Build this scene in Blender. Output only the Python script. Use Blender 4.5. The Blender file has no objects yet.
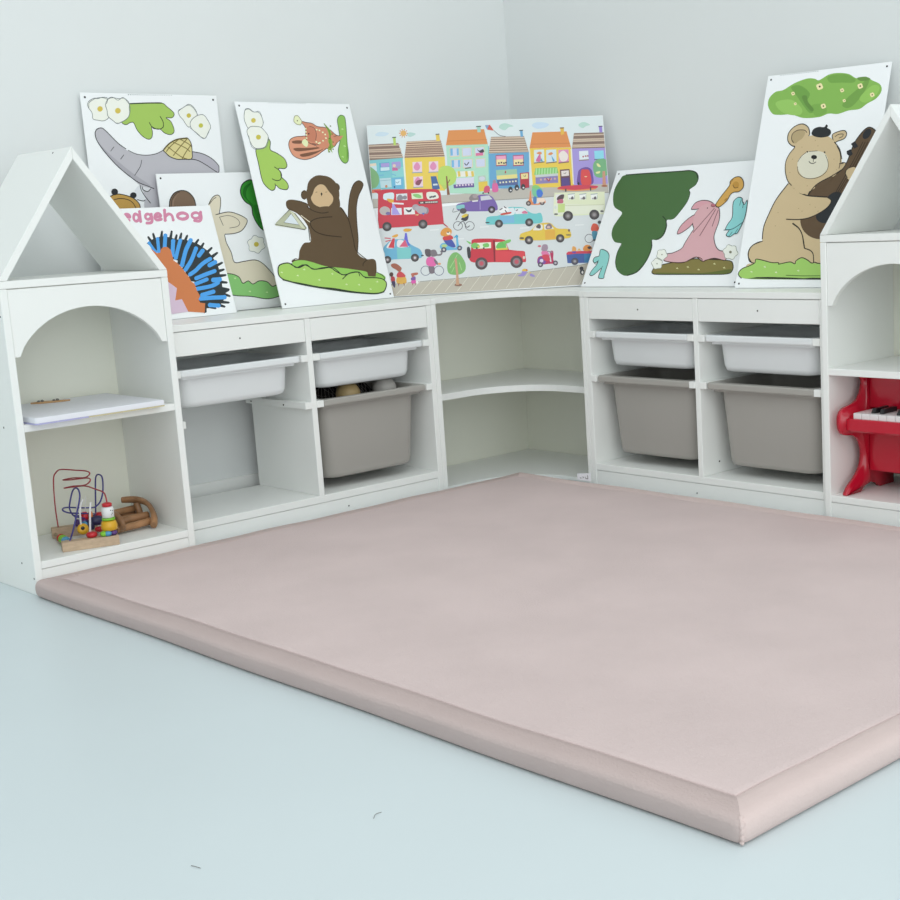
import bpy, bmesh, math, random
from mathutils import Vector, Matrix
random.seed(7)
C = bpy.context.scene.collection
PI = math.pi
# ------------------------------------------------------------------ materials
def srgb(h):
    v = [int(h[i:i+2], 16)/255 for i in (0, 2, 4)]
    return [c/12.92 if c <= .04045 else ((c+.055)/1.055)**2.4 for c in v]
def mat(name, col, rough=.5, spec=.5, sheen=0, noise=0, nscale=30, bump=0, bscale=200, metal=0, coat=0, stretch=None):
    m = bpy.data.materials.new(name); m.use_nodes = True
    nt = m.node_tree; b = nt.nodes['Principled BSDF']
    b.inputs['Base Color'].default_value = (*col, 1); b.inputs['Roughness'].default_value = rough
    b.inputs['Specular IOR Level'].default_value = spec; b.inputs['Metallic'].default_value = metal
    b.inputs['Coat Weight'].default_value = coat
    if sheen:
        b.inputs['Sheen Weight'].default_value = sheen; b.inputs['Sheen Roughness'].default_value = .4
        b.inputs['Sheen Tint'].default_value = (*[min(1, c*1.25) for c in col], 1)
    if noise or bump:
        tc = nt.nodes.new('ShaderNodeTexCoord'); mp = nt.nodes.new('ShaderNodeMapping')
        nt.links.new(tc.outputs['Object'], mp.inputs['Vector'])
        if stretch: mp.inputs['Scale'].default_value = stretch
    if noise:
        n = nt.nodes.new('ShaderNodeTexNoise'); n.inputs['Scale'].default_value = nscale; n.inputs['Detail'].default_value = 4
        r = nt.nodes.new('ShaderNodeValToRGB')
        r.color_ramp.elements[0].position = .3; r.color_ramp.elements[1].position = .7
        r.color_ramp.elements[0].color = (*[c*(1-noise) for c in col], 1); r.color_ramp.elements[1].color = (*[min(1, c*(1+noise*.6)) for c in col], 1)
        nt.links.new(mp.outputs[0], n.inputs['Vector']); nt.links.new(n.outputs['Fac'], r.inputs['Fac']); nt.links.new(r.outputs[0], b.inputs['Base Color'])
    if bump:
        n2 = nt.nodes.new('ShaderNodeTexNoise'); n2.inputs['Scale'].default_value = bscale; n2.inputs['Detail'].default_value = 3
        bp = nt.nodes.new('ShaderNodeBump'); bp.inputs['Strength'].default_value = bump; bp.inputs['Distance'].default_value = .002
        nt.links.new(mp.outputs[0], n2.inputs['Vector']); nt.links.new(n2.outputs['Fac'], bp.inputs['Height']); nt.links.new(bp.outputs[0], b.inputs['Normal'])
    return m
M = {}
M['wall'] = mat('wall paint', (.77, .795, .79), .9, .2, noise=.008, nscale=3)
M['floor'] = mat('pale vinyl floor', (.635, .71, .73), .38, .35, noise=.015, nscale=2)
M['lam'] = mat('white laminate', (.89, .905, .88), .45, .4)
M['back'] = mat('white hardboard', (.86, .87, .77), .6, .3)
M['tray'] = mat('white plastic', (.80, .83, .84), .35, .5)
M['bin'] = mat('taupe plastic', (.40, .385, .355), .4, .5)
M['rug'] = mat('pink plush', (.65, .535, .52), .95, .1, sheen=.25, noise=.055, nscale=5, bump=.5, bscale=260)
M['rugb'] = mat('pink plush binding', (.665, .54, .515), .95, .1, sheen=.25, noise=.03, nscale=9, bump=.35, bscale=260)
M['dark'] = mat('dark hole', (.03, .03, .03), .6)
M['screw'] = mat('dull screw', (.16, .16, .15), .5)
M['board'] = mat('white board', (.93, .95, .96), .4, .4)
M['card'] = mat('white card', (.84, .85, .90), .5, .3)
M['red'] = mat('red lacquer', (.52, .007, .028), .2, .45, coat=.2)
M['ivory'] = mat('white key plastic', (.80, .80, .80), .3)
M['black'] = mat('black plastic', (.012, .012, .014), .35)
M['birch'] = mat('birch wood', (.56, .42, .29), .6, .3, noise=.14, nscale=14, stretch=(2, 12, 12))
M['walnut'] = mat('oiled brown wood', (.36, .185, .085), .4, .5, noise=.4, nscale=22, bump=.5, bscale=60)
M['redw'] = mat('red wire', (.40, .015, .03), .4)
M['bluew'] = mat('navy wire', (.05, .045, .22), .4)
M['whitew'] = mat('white wire', (.75, .75, .76), .4)
for k, c in dict(yellow=(.72, .40, .02), redp=(.55, .02, .03), green=(.22, .55, .04), blue=(.08, .32, .55), purple=(.10, .04, .20), orange=(.70, .22, .05), whitep=(.80, .82, .82), navy=(.03, .03, .09)).items():
    M[k] = mat(k+' paint', c, .35)
M['tan'] = mat('tan ball plastic', (.52, .38, .18), .45, noise=.05, nscale=40)
M['greyb'] = mat('pale grey ball plastic', (.50, .48, .45), .45)
M['bagm'] = mat('dark brown cloth', (.045, .033, .028), .9, noise=.4, nscale=60)
M['net'] = mat('pale net cord', (.33, .31, .29), .8)
M['netd'] = mat('black net cord', (.02, .018, .018), .8)
M['chip'] = mat('orange wood chip', (.55, .33, .16), .6, noise=.1, nscale=60)
M['lavender'] = mat('lavender print', (.46, .45, .72), .5)
M['mustard'] = mat('mustard print', (.62, .55, .33), .5)
M['grey'] = mat('grey lint', (.18, .18, .17), .9)
def shade_tilt(m, k):
    """puts shade into the binding: tilts the shading normal by a per-strip vector"""
    nt = m.node_tree; b = nt.nodes['Principled BSDF']; g = nt.nodes.new('ShaderNodeNewGeometry'); a = nt.nodes.new('ShaderNodeAttribute'); a.attribute_name = 'shade_tilt'
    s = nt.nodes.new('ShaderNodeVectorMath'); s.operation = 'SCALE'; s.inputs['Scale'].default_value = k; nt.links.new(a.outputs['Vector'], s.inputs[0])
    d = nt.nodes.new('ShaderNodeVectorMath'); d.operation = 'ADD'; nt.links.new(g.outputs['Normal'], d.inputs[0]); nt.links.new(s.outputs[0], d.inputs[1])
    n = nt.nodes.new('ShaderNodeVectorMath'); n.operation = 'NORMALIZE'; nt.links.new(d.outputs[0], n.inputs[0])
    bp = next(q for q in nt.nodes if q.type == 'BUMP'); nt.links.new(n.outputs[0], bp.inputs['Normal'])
shade_tilt(M['rugb'], .8)
INK_GAIN = 1.06
def ink():
    m = bpy.data.materials.new('printed ink'); m.use_nodes = True
    nt = m.node_tree; b = nt.nodes['Principled BSDF']
    a = nt.nodes.new('ShaderNodeAttribute'); a.attribute_name = 'ink'
    nt.links.new(a.outputs['Color'], b.inputs['Base Color']); b.inputs['Roughness'].default_value = .45; b.inputs['Specular IOR Level'].default_value = .35
    return m
M['ink'] = ink()
# ------------------------------------------------------------------ object helpers
def obj(name, bm, m, parent=None, smooth=False, loc=(0, 0, 0)):
    if isinstance(bm, bmesh.types.BMesh):
        bmesh.ops.recalc_face_normals(bm, faces=bm.faces)
        me = bpy.data.meshes.new(name); bm.to_mesh(me); bm.free()
    else: me = bm
    for x in (m if isinstance(m, (list, tuple)) else [m]): me.materials.append(M[x])
    if smooth: me.shade_smooth() if smooth is True else me.shade_auto_smooth(angle=smooth) if hasattr(me, 'shade_auto_smooth') else me.shade_smooth()
    o = bpy.data.objects.new(name, me); C.objects.link(o)
    if parent: o.parent = parent
    o.location = loc
    return o
def thing(name, label, cat, loc=(0, 0, 0), group=None):
    o = bpy.data.objects.new(name, None); C.objects.link(o); o.location = loc; o.empty_display_size = .05
    o['label'] = label; o['category'] = cat
    if group: o['group'] = group
    return o
def tag(o, label, cat, group=None):
    o['label'] = label; o['category'] = cat
    if group: o['group'] = group
    return o
def struct(o): o['kind'] = 'structure'; return o
def box(bm, lo, hi, bev=.0012, f=None):
    """axis box lo..hi; f maps (a,b,z) to object space"""
    x = [min(lo[i], hi[i]) for i in range(3)]; y = [max(lo[i], hi[i]) for i in range(3)]
    t = bmesh.new()
    v = [t.verts.new((x[0] if i & 1 == 0 else y[0], x[1] if i & 2 == 0 else y[1], x[2] if i & 4 == 0 else y[2])) for i in range(8)]
    for q in ((0, 2, 3, 1), (4, 5, 7, 6), (0, 1, 5, 4), (2, 6, 7, 3), (0, 4, 6, 2), (1, 3, 7, 5)): t.faces.new([v[i] for i in q])
    if bev: bmesh.ops.bevel(t, geom=list(t.edges), offset=bev, segments=1, affect='EDGES')
    merge(bm, t, f); return bm
def merge(bm, t, f=None):
    mp = {v: bm.verts.new(f(*v.co) if f else v.co) for v in t.verts}
    for fc in t.faces: bm.faces.new([mp[v] for v in fc.verts]).smooth = fc.smooth
    t.free()
def prism(bm, pts, h0, h1, f, bev=0):
    """polygon pts in 2D, extruded h0..h1; f(p,q,h) gives object space"""
    t = bmesh.new()
    A = [t.verts.new((p, q, h0)) for p, q in pts]; B = [t.verts.new((p, q, h1)) for p, q in pts]; n = len(pts)
    t.faces.new(A); t.faces.new(B[::-1])
    for i in range(n): t.faces.new((A[i], A[(i+1) % n], B[(i+1) % n], B[i]))
    bmesh.ops.recalc_face_normals(t, faces=t.faces)
    if bev:
        ed = [e for e in t.edges if abs(e.verts[0].co.z-e.verts[1].co.z) < 1e-7]
        bmesh.ops.bevel(t, geom=ed, offset=bev, segments=2, affect='EDGES')
    merge(bm, t, f); return bm
def spline(pts, n=8, closed=False):
    P = [Vector(p) for p in pts]; k = len(P); out = []
    if k < 3: return P
    for i in range(k if closed else k-1):
        if closed: a, b, c, d = P[i-1], P[i], P[(i+1) % k], P[(i+2) % k]
        else: a, b, c, d = P[max(i-1, 0)], P[i], P[i+1], P[min(i+2, k-1)]
        for j in range(n):
            t = j/n; out.append(.5*((2*b)+(c-a)*t+(2*a-5*b+4*c-d)*t*t+(3*b-a-3*c+d)*t*t*t))
    if not closed: out.append(P[-1])
    return out
def tube(bm, pts, r, n=8, cap=True):
    P = [Vector(p) for p in pts]; R = r if isinstance(r, (list, tuple)) else [r]*len(P); rings = []; N = None
    for i, p in enumerate(P):
        T = (P[min(i+1, len(P)-1)]-P[max(i-1, 0)]).normalized()
        if N is None: N = T.orthogonal().normalized()
        else:
            N = N-T*N.dot(T); N = N.normalized() if N.length > 1e-6 else T.orthogonal().normalized()
        Bn = T.cross(N)
        rings.append([bm.verts.new(p+(N*math.cos(2*PI*k/n)+Bn*math.sin(2*PI*k/n))*R[i]) for k in range(n)])
    for a, b in zip(rings, rings[1:]):
        for k in range(n): bm.faces.new((a[k], a[(k+1) % n], b[(k+1) % n], b[k])).smooth = True
    if cap: bm.faces.new(rings[0][::-1]); bm.faces.new(rings[-1])
    return bm
def ball(bm, c, r, sx=1, sy=1, sz=1, u=14, v=9, R=None):
    t = bmesh.new(); bmesh.ops.create_uvsphere(t, u_segments=u, v_segments=v, radius=r)
    for q in t.verts:
        w = Vector((q.co.x*sx, q.co.y*sy, q.co.z*sz)); q.co = (R @ w if R else w)+Vector(c)
    for q in t.faces: q.smooth = True
    merge(bm, t); return bm
def lathe(bm, prof, c, axis=(0, 0, 1), n=16):
    ax = Vector(axis).normalized(); U = ax.orthogonal().normalized(); W = ax.cross(U); rings = []
    for r, h in prof: rings.append([bm.verts.new(Vector(c)+ax*h+(U*math.cos(2*PI*k/n)+W*math.sin(2*PI*k/n))*max(r, 1e-5)) for k in range(n)])
    for a, b in zip(rings, rings[1:]):
        for k in range(n): bm.faces.new((a[k], a[(k+1) % n], b[(k+1) % n], b[k])).smooth = True
    bm.faces.new(rings[0][::-1]); bm.faces.new(rings[-1]); return bm
def rrect(w, d, r, n=5):
    o = []
    for cx, cy, a0 in ((w/2-r, d/2-r, 0), (-w/2+r, d/2-r, PI/2), (-w/2+r, -d/2+r, PI), (w/2-r, -d/2+r, 1.5*PI)):
        for k in range(n+1):
            a = a0+PI/2*k/n; o.append((cx+r*math.cos(a), cy+r*math.sin(a)))
    return o
def loft(bm, rings, f, close0=True, close1=True, smooth=True):
    V = [[bm.verts.new(f(*p)) for p in r] for r in rings]; n = len(V[0])
    for a, b in zip(V, V[1:]):
        for k in range(n): bm.faces.new((a[k], a[(k+1) % n], b[(k+1) % n], b[k])).smooth = smooth
    if close0: bm.faces.new(V[0][::-1])
    if close1: bm.faces.new(V[-1])
    return bm
# run frames: a = distance from the room corner along the wall, b = out from the wall, z = up
LEFT = lambda a, b, z: Vector((a, b, z))
RIGHT = lambda a, b, z: Vector((b, a, z))
def rel(run, root):
    o = Vector(root.location); return lambda a, b, z: run(a, b, z)-o
# ------------------------------------------------------------------ measures (metres)
WL, WR = -.368, -.368
S, T, W = .287, .0167, .828
HB, HT, HH, HS, HK = .5518, .5685, .4914, .0774, .058
DU = -.300
# ------------------------------------------------------------------ room
struct(obj('floor', box(bmesh.new(), (WR-.1, WL-.1, -.05), (4.6, 5.2, 0), 0), 'floor'))
struct(obj('wall_left', box(bmesh.new(), (WR-.1, WL-.1, 0), (4.6, WL, 2.7), 0), 'wall'))
struct(obj('wall_right', box(bmesh.new(), (WR-.1, WL, 0), (WR, 5.2, 2.7), 0), 'wall'))
struct(obj('baseboard_left', box(bmesh.new(), (WR, WL, 0), (4.6, WL+.012, .10), .002), 'lam'))
struct(obj('baseboard_right', box(bmesh.new(), (WR, WL+.012, 0), (WR+.012, 5.2, .10), .002), 'lam'))
# ------------------------------------------------------------------ storage units
def screw(name, root, f, a, b, z, axis, r=.0024, m='screw'):
    c = f(a, b, z); ax = f(a+axis[0], b+axis[1], z+axis[2])-c
    obj(name, lathe(bmesh.new(), [(r, -.001), (r, .0006), (r*.5, .0009)], c, ax, 8), m, root)
def unit(run, label, screws):
    root = thing('storage_unit', label, 'storage unit', run(S+T+W/2, DU/2, 0), 'low white storage units with sliding bins'); f = rel(run, root)
    a0, a1, am = S+T+.0008, S+T+W-.001, S+T+W/2
    P = lambda n, lo, hi, m='lam', bev=.0012: obj(n, box(bmesh.new(), lo, hi, bev, f), m, root)
    P('side_panel', (a0, DU, 0), (a0+T, 0, HB)); P('side_panel', (a1-T, DU, 0), (a1, 0, HB))
    P('divider_panel', (am-T/2, DU, HS), (am+T/2, 0, HB))
    P('top_board', (a0, DU, HB+.0004), (a1, .001, HT))
    P('bottom_board', (a0+T, DU, HK), (a1-T, 0, HS)); P('kick_board', (a0+T, -.018, 0), (a1-T, -.002, HK-.0012))
    for lo, hi in ((a0+T, am-T/2), (am+T/2, a1-T)):
        P('header_panel', (lo+.0008, -.016, HH), (hi-.0008, -.001, HB-.0012))
        for zt in (.457, .332):
            for e, sgn in ((lo, 1), (hi, -1)):
                bm = bmesh.new(); box(bm, (e, DU+.004, zt-.018), (e+sgn*.0205, .002, zt), .001, f); pass
                obj('rail', bm, 'lam', root)
    for a, b, z, ax, m in screws: screw('screw', root, f, a, b, z, ax, m=m)
    return root
unit(LEFT, 'low white open storage unit holding one taupe bin, left of the corner shelf', [(.92, -.001, .52, (0, 1, 0), 'screw'), (.635, -.002, .034, (0, 1, 0), 'screw'), (.7470, -.267, .3205, (1, 0, 0), 'dark'), (.7470, -.104, .3205, (1, 0, 0), 'dark')])
unit(RIGHT, 'low white open storage unit holding two taupe bins, right of the corner shelf', [(.512, -.001, .52, (0, 1, 0), 'screw'), (.925, -.001, .522, (0, 1, 0), 'screw'), (.7264, -.068, .109, (1, 0, 0), 'dark'), (.70, -.002, .03, (0, 1, 0), 'screw')])
# ------------------------------------------------------------------ corner shelf
def corner_edge(k, r):
    P = [(S+T, 0), (S, -.0005)] if k < .045 else [(S, -.027)]
    if k < .045: P += [(S-.012, -k)]
    else: P += [(S-.03, -k)]
    for i in range(13):
        a = PI/2*i/12; P.append((r-k-r*math.sin(a), r-k-r*math.cos(a)))
    Q = [(y, x) for x, y in P[:3 if k < .045 else 2]][::-1]
    return P+Q
cs = thing('corner_shelf', 'white open corner shelf with curved boards joining the two storage units', 'corner shelf', (-.05, -.05, 0))
cf = lambda x, y, z: Vector((x, y, z))-cs.location
Dc = -.330
def cboard(name, z0, z1, k, r, full):
    e = corner_edge(k, r); x1 = S+T if full else S
    prism_pts = e+[(Dc if full else Dc+.0, e[-1][1]), (Dc, Dc), (e[0][0], Dc)]
    return obj(name, prism(bmesh.new(), prism_pts, z0, z1, cf, .001), 'lam', cs)
cboard('top_board', HB+.0004, HT, .03, .2, True)
cboard('shelf', .2675, .2865, .055, .2, False)
cboard('bottom_board', .001, .0125, .055, .2, False)
obj('side_panel', box(bmesh.new(), (S, Dc, 0), (S+T, -.0005, HB), .0012, cf), 'lam', cs)
obj('side_panel', box(bmesh.new(), (Dc, S, 0), (-.0005, S+T, HB), .0012, cf), 'lam', cs)
obj('back_panel', box(bmesh.new(), (Dc-.006, Dc-.006, .001), (Dc, S+T, HB), 0, cf), 'back', cs)
obj('back_panel', box(bmesh.new(), (Dc, Dc-.006, .001), (S+T, Dc, HB), 0, cf), 'back', cs)
# ------------------------------------------------------------------ house shelves
HW, HD = .3993, .286
def house(run, dh, label, screws):
    a0 = S+T+W; a1 = a0+HW; b1 = dh; b0 = dh-HD; ZP0, ZP1 = .6884, .7051
    root = thing('house_shelf', label, 'house-shaped shelf', run(a0+HW/2, (b0+b1)/2, 0), 'white house-shaped shelves'); f = rel(run, root)
    P = lambda n, lo, hi, m='lam', bev=.0012: obj(n, box(bmesh.new(), lo, hi, bev, f), m, root)
    P('side_panel', (a0, b0, 0), (a0+T, b1, ZP0-.0006)); P('side_panel', (a1-T, b0, 0), (a1, b1, ZP0-.0006))
    P('attic_board', (a0, b0, ZP0), (a1, b1, ZP1))
    P('shelf', (a0+T, b0+.004, .3713), (a1-T, b1-.001, .388)); P('bottom_board', (a0+T, b0+.004, .059), (a1-T, b1-.001, .0759)); P('kick_board', (a0+T, b1-.02, 0), (a1-T, b1-.003, .0578))
    P('back_panel', (a0+.002, b0-.004, .004), (a1-.002, b0-.0002, ZP0-.001), 'back', 0)
    # arch panel
    ai, aj = a0+T+.0006, a1-T-.0006; am = (a0+a1)/2; hw = (aj-ai)/2; pts = [(ai, ZP0-.0018), (ai, .538)]
    rr = hw-.012; sag = .098; Rc = (rr*rr+sag*sag)/(2*sag)
    for i in range(33):
        x = -rr+2*rr*i/32; zc = math.sqrt(Rc*Rc-x*x)-(Rc-sag); ze = sag*math.sqrt(max(0, 1-(x/rr)**2)); pts.append((am+x, .538+.75*zc+.25*ze))
    pts += [(aj, .538), (aj, ZP0-.0018)]
    obj('arch_panel', prism(bmesh.new(), pts, b1-.018, b1-.003, lambda p, q, h: f(p, h, q), .0006), 'lam', root)
    # roof
    AP = .9909; hx = HW/2; sl = math.atan2(AP-ZP1, hx); tn = .0155/math.cos(sl)
    for s in (-1, 1):
        i = [(am+s*hx, ZP1+.0006), (am, AP), (am, AP-tn), (am+s*(hx-tn/math.tan(sl)), ZP1+.0006)]
        if s == 1: i = [(am+hx, ZP1+.0006), (am+.0004, AP-.0005), (am+.0004, AP-tn), (am+hx-tn/math.tan(sl), ZP1+.0006)]
        obj('roof_panel', prism(bmesh.new(), i, b0, b1, lambda p, q, h: f(p, h, q), .0008), 'lam', root)
    for a, b, z, ax in screws: screw('screw', root, f, a, b, z, ax)
    return root
DHL, DHR = .0598, .0157
A1 = S+T+W+HW
_sl = math.atan2(.9909-.7051, HW/2)
house(LEFT, DHL, 'white house-shaped shelf at the left holding the bead maze', [(A1, -.007, .067, (1, 0, 0)), (A1, -.011, .38, (1, 0, 0)), (A1, .048, .629, (1, 0, 0)), (A1, .051, .039, (1, 0, 0)), (A1-HW/2+.006, -.024, .9909-.006*math.tan(_sl), (math.sin(_sl), 0, math.cos(_sl)))])
house(RIGHT, DHR, 'white house-shaped shelf at the right holding the red toy piano', [])
# ------------------------------------------------------------------ trays and bins
def tub(name, run, a0, a1, zr0, zr1, zb, m, label, cat, group):
    ac, bc = (a0+a1)/2, -.1485; root = thing(name, label, cat, run(ac, bc, zb), group); f = rel(run, root)
    w, d = a1-a0, .297; bw, bd = w-.026, d-.060; by = -.0035+.0  # body narrower than rim; set back at the front
    dt = zr0-zb; tp = .055*dt
    def ring(wd, dd, r, z, oy=0): return [(ac+x, bc+y+oy, z) for x, y in rrect(wd, dd, r)]
    o = .000
    body = bmesh.new()
    R = [ring(bw-2*tp-.03, bd-2*tp-.03, .03, zb, o), ring(bw-2*tp-.008, bd-2*tp-.008, .035, zb+.004, o), ring(bw-2*tp, bd-2*tp, .036, zb+.016, o), ring(bw, bd, .034, zr0, o), ring(bw, bd, .034, zr1-.002, o),
         ring(bw-.006, bd-.006, .032, zr1-.002, o), ring(bw-.006, bd-.006, .032, zr0, o), ring(bw-2*tp-.006, bd-2*tp-.006, .034, zb+.018, o), ring(bw-2*tp-.03, bd-2*tp-.03, .03, zb+.007, o)]
    loft(body, R, f); obj('body', body, m, root)
    rim = bmesh.new()
    fl = ring(bw+.014, bd+.030, .012, zr0-.0075, o)
    R = [ring(bw+.0006, bd+.0006, .034, zr0-.0075, o), fl, ring(bw+.014, bd+.030, .012, zr0, o), ring(w-.003, d-.003, .008, zr0), ring(w, d, .008, zr0+.003), ring(w, d, .008, zr1-.003), ring(w-.004, d-.004, .008, zr1), ring(bw+.004, bd+.004, .034, zr1-.001, o), ring(bw+.0006, bd+.0006, .034, zr1-.004, o)]
    R.append(R[0]); V = [[rim.verts.new(f(*q)) for q in r] for r in R[:-1]]; V.append(V[0]); n = len(V[0])
    for A, B in zip(V, V[1:]):
        for k in range(n): rim.faces.new((A[k], A[(k+1) % n], B[(k+1) % n], B[k]))
    obj('rim', rim, m, root)
    return root
c0 = S+T+.0008+T; cm = S+T+W/2; c1 = S+T+W-.001-T
B1 = (c0+.0215, cm-T/2-.0215); B2 = (cm+T/2+.0215, c1-.0215)
TG, BG = 'shallow white trays', 'deep taupe bins'
tub('tray', LEFT, *B2, .4395, .4565, .357, 'tray', 'shallow white plastic tray above the empty bay beside the left house shelf', 'tray', TG)
tub('tray', LEFT, *B1, .4395, .4565, .357, 'tray', 'shallow white plastic tray above the taupe bin with two balls in it', 'tray', TG)
tub('tray', RIGHT, *B1, .4395, .4565, .357, 'tray', 'shallow white plastic tray in the right unit, bay next to the corner shelf', 'tray', TG)
tub('tray', RIGHT, *B2, .4395, .4565, .357, 'tray', 'shallow white plastic tray in the right unit, bay next to the house with the piano', 'tray', TG)
tub('bin', LEFT, *B1, .3145, .3315, .106, 'bin', 'deep taupe plastic bin filled with two balls and a net bag', 'bin', BG)
tub('bin', RIGHT, *B1, .3145, .3315, .106, 'bin', 'deep taupe plastic bin in the right unit, next to the corner shelf', 'bin', BG)
tub('bin', RIGHT, *B2, .3145, .3315, .106, 'bin', 'deep taupe plastic bin in the right unit, next to the house shelf with the piano', 'bin', BG)
# balls and net bag in the left unit's bin
tag(obj('ball', ball(bmesh.new(), (0, 0, 0), 0.0345, u=28, v=18), 'tan', loc=(.536, -.105, .323)), 'tan ball peeking over the rim of the left taupe bin', 'ball')
tag(obj('ball', ball(bmesh.new(), (0, 0, 0), 0.0345, u=28, v=18), 'greyb', loc=(.415, -.100, .324)), 'pale grey ball peeking over the rim of the left taupe bin', 'ball')
nb = thing('net_bag', 'dark net bag with pale cords stuffed in the taupe bin behind the balls', 'net bag', (.515, -.16, .2))
def bagz(x, y):
    t = max(0, min(1, (-y-.135)/.07)); t = t*t*(3-2*t)
    return .268+t*(.062+.012*math.sin(x*61)+.008*math.sin(x*137+y*90))
bm = bmesh.new(); NX, NY = 26, 18; x0, x1, y0, y1 = .392, .640, -.235, -.075
G = [[bm.verts.new(Vector((x0+(x1-x0)*i/NX, y0+(y1-y0)*j/NY, bagz(x0+(x1-x0)*i/NX, y0+(y1-y0)*j/NY)))-nb.location) for j in range(NY+1)] for i in range(NX+1)]
for i in range(NX):
    for j in range(NY): bm.faces.new((G[i][j], G[i+1][j], G[i+1][j+1], G[i][j+1])).smooth = True
ext = bmesh.ops.solidify(bm, geom=bm.faces[:], thickness=.004)
obj('bag_cloth', bm, 'bagm', nb)
for mt, off in (('net', 0), ('netd', .006)):
    bm = bmesh.new()
    for k in range(-16, 30):
        for sg in (1, -1):
            P = []
            for j in range(15):
                y = y0+.005+(.10)*j/14; x = x0+off+k*.0125+sg*(y-y0)*.8+.002*math.sin(j*1.7+k)
                if x0+.004 < x < x1-.004: P.append(Vector((x, y, bagz(x, y)+.0025))-nb.location)
            if len(P) > 2: tube(bm, P, .0008, 4)
    obj('net_cords', bm, mt, nb)
# ------------------------------------------------------------------ play mat
MX0, MX1, MY0, MY1, MZ = .0625, 1.516, .0622, 2.082, .0385
mc = Vector(((MX0+MX1)/2, (MY0+MY1)/2, 0)); mw, md = MX1-MX0, MY1-MY0
mt_ = thing('play_mat', 'large padded dusty pink plush play mat with bound edges on the floor', 'play mat', mc)
def mring(inset, z, r=.016, wob=0):
    return [(x, y, z) for x, y in dense(rrect(mw-2*inset, md-2*inset, max(.002, r-inset), 6))]
def dense(P, step=.03):
    out = []
    for (ax, ay), (bx, by) in zip(P, P[1:]+P[:1]):
        L = math.hypot(bx-ax, by-ay); n = max(1, int(L/step)); 
        n = {True: 40, False: 1}[L > .5]
        for i in range(n): out.append((ax+(bx-ax)*i/n, ay+(by-ay)*i/n))
    return out
Z = lambda x, y, z: Vector((x+(.024-.023*(y+md/2)/md)*(x+mw/2)/mw+.0018*math.sin(y*9+x*4), y+.0008*math.sin(x*10+1+y*3), z+(.0009*math.sin(x*13+y*7)+.0007*math.sin(x*29-y*17) if z > .02 else 0)))
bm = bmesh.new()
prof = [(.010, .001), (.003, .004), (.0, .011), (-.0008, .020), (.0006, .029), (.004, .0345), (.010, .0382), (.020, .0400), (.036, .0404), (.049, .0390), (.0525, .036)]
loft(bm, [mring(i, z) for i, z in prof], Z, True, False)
bo = obj('binding', bm, 'rugb', mt_); na = bo.data.attributes.new('shade_tilt', 'FLOAT_VECTOR', 'FACE')
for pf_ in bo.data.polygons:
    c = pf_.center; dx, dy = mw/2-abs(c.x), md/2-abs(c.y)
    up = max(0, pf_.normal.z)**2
    na.data[pf_.index].vector = ((1.3*up, 0, -.7*(1-up)) if c.x > 0 else (0, 0, 0)) if dx < dy else ((0, 0, 0) if c.y > 0 else (0, -.55*up, 0))  # unequal tilt per strip, so the left and back-left binding shades darker
bm = bmesh.new()
loft(bm, [mring(i, z) for i, z in ((.0522, MZ-.004), (.0526, MZ-.0004), (.056, MZ+.0008), (.066, MZ+.0014))], Z, False, False)
nx, ny = 40, 56; ix = mw/2-.0655; iy = md/2-.0655
G = [[bm.verts.new(Z(-ix+2*ix*i/nx, -iy+2*iy*j/ny, MZ+.0014)) for j in range(ny+1)] for i in range(nx+1)]
for i in range(nx):
    for j in range(ny): bm.faces.new((G[i][j], G[i+1][j], G[i+1][j+1], G[i][j+1])).smooth = True
obj('plush_top', bm, 'rug', mt_)
bm = bmesh.new(); P = []
for i in range(14):
    t = i/13; P.append(Vector((mw/2-.0055-.006*max(0, t-.75)*4+.0012*math.sin(i*2.3), md/2-.0055-.006*max(0, t-.75)*4+.0012*math.cos(i*1.9), .003+.034*t)))
tube(bm, P, [.0022+.0014*abs(math.sin(i*1.7)) for i in range(14)], 6); obj('corner_seam', bm, 'rugb', mt_)
# ------------------------------------------------------------------ toy piano
PY0, PY1 = 1.172, 1.500
pn = thing('toy_piano', 'glossy red toy piano with white and black keys in the right house shelf', 'toy piano', (-.08, (PY0+PY1)/2, .0759))
pf = lambda x, y, z: Vector((x, y, z))-pn.location
prof = spline([(-.20, .366), (-.082, .366), (-.080, .345), (-.072, .322), (-.055, .305), (-.028, .297), (.004, .291), (.020, .276), (.021, .245), (.006, .227), (-.030, .221), (-.058, .205), (-.072, .175), (-.066, .142), (-.040, .115), (-.012, .097), (.003, .079)], 4)
prof = [(v.x, v.y) for v in [Vector((a, b)) for a, b in [(p[0], p[1]) for p in prof]]]
side = prof+[(.003, .0764), (-.055, .0764), (-.072, .088), (-.098, .094), (-.125, .088), (-.14, .0764), (-.20, .0764)]
for y in (PY0, PY1-.018):
    obj('side_panel', prism(bmesh.new(), side, y, y+.018, lambda p, q, h: pf(p, h, q), .003), 'red', pn, smooth=.6)
PB = lambda n, lo, hi, m='red', bev=.002: obj(n, box(bmesh.new(), lo, hi, bev, pf), m, pn)
yi, yj = PY0+.0182, PY1-.0182
PB('key_slip', (-.008, yi, .238), (.006, yj, .2675)); PB('key_bed', (-.125, yi, .233), (-.0085, yj, .258))
PB('upper_panel', (-.115, yi, .281), (-.095, yj, .364)); PB('lower_panel', (-.105, yi, .125), (-.090, yj, .2325)); PB('back_board', (-.20, yi, .10), (-.19, yj, .364)); PB('lid', (-.19, yi, .354), (-.1155, yj, .366))
PB('key_block', (-.1155, yi, .2585), (-.008, yi+.0135, .274)); PB('key_block', (-.1155, yj-.0135, .2585), (-.008, yj, .274))
kw = .0235; ky = yi+.0142
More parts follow.
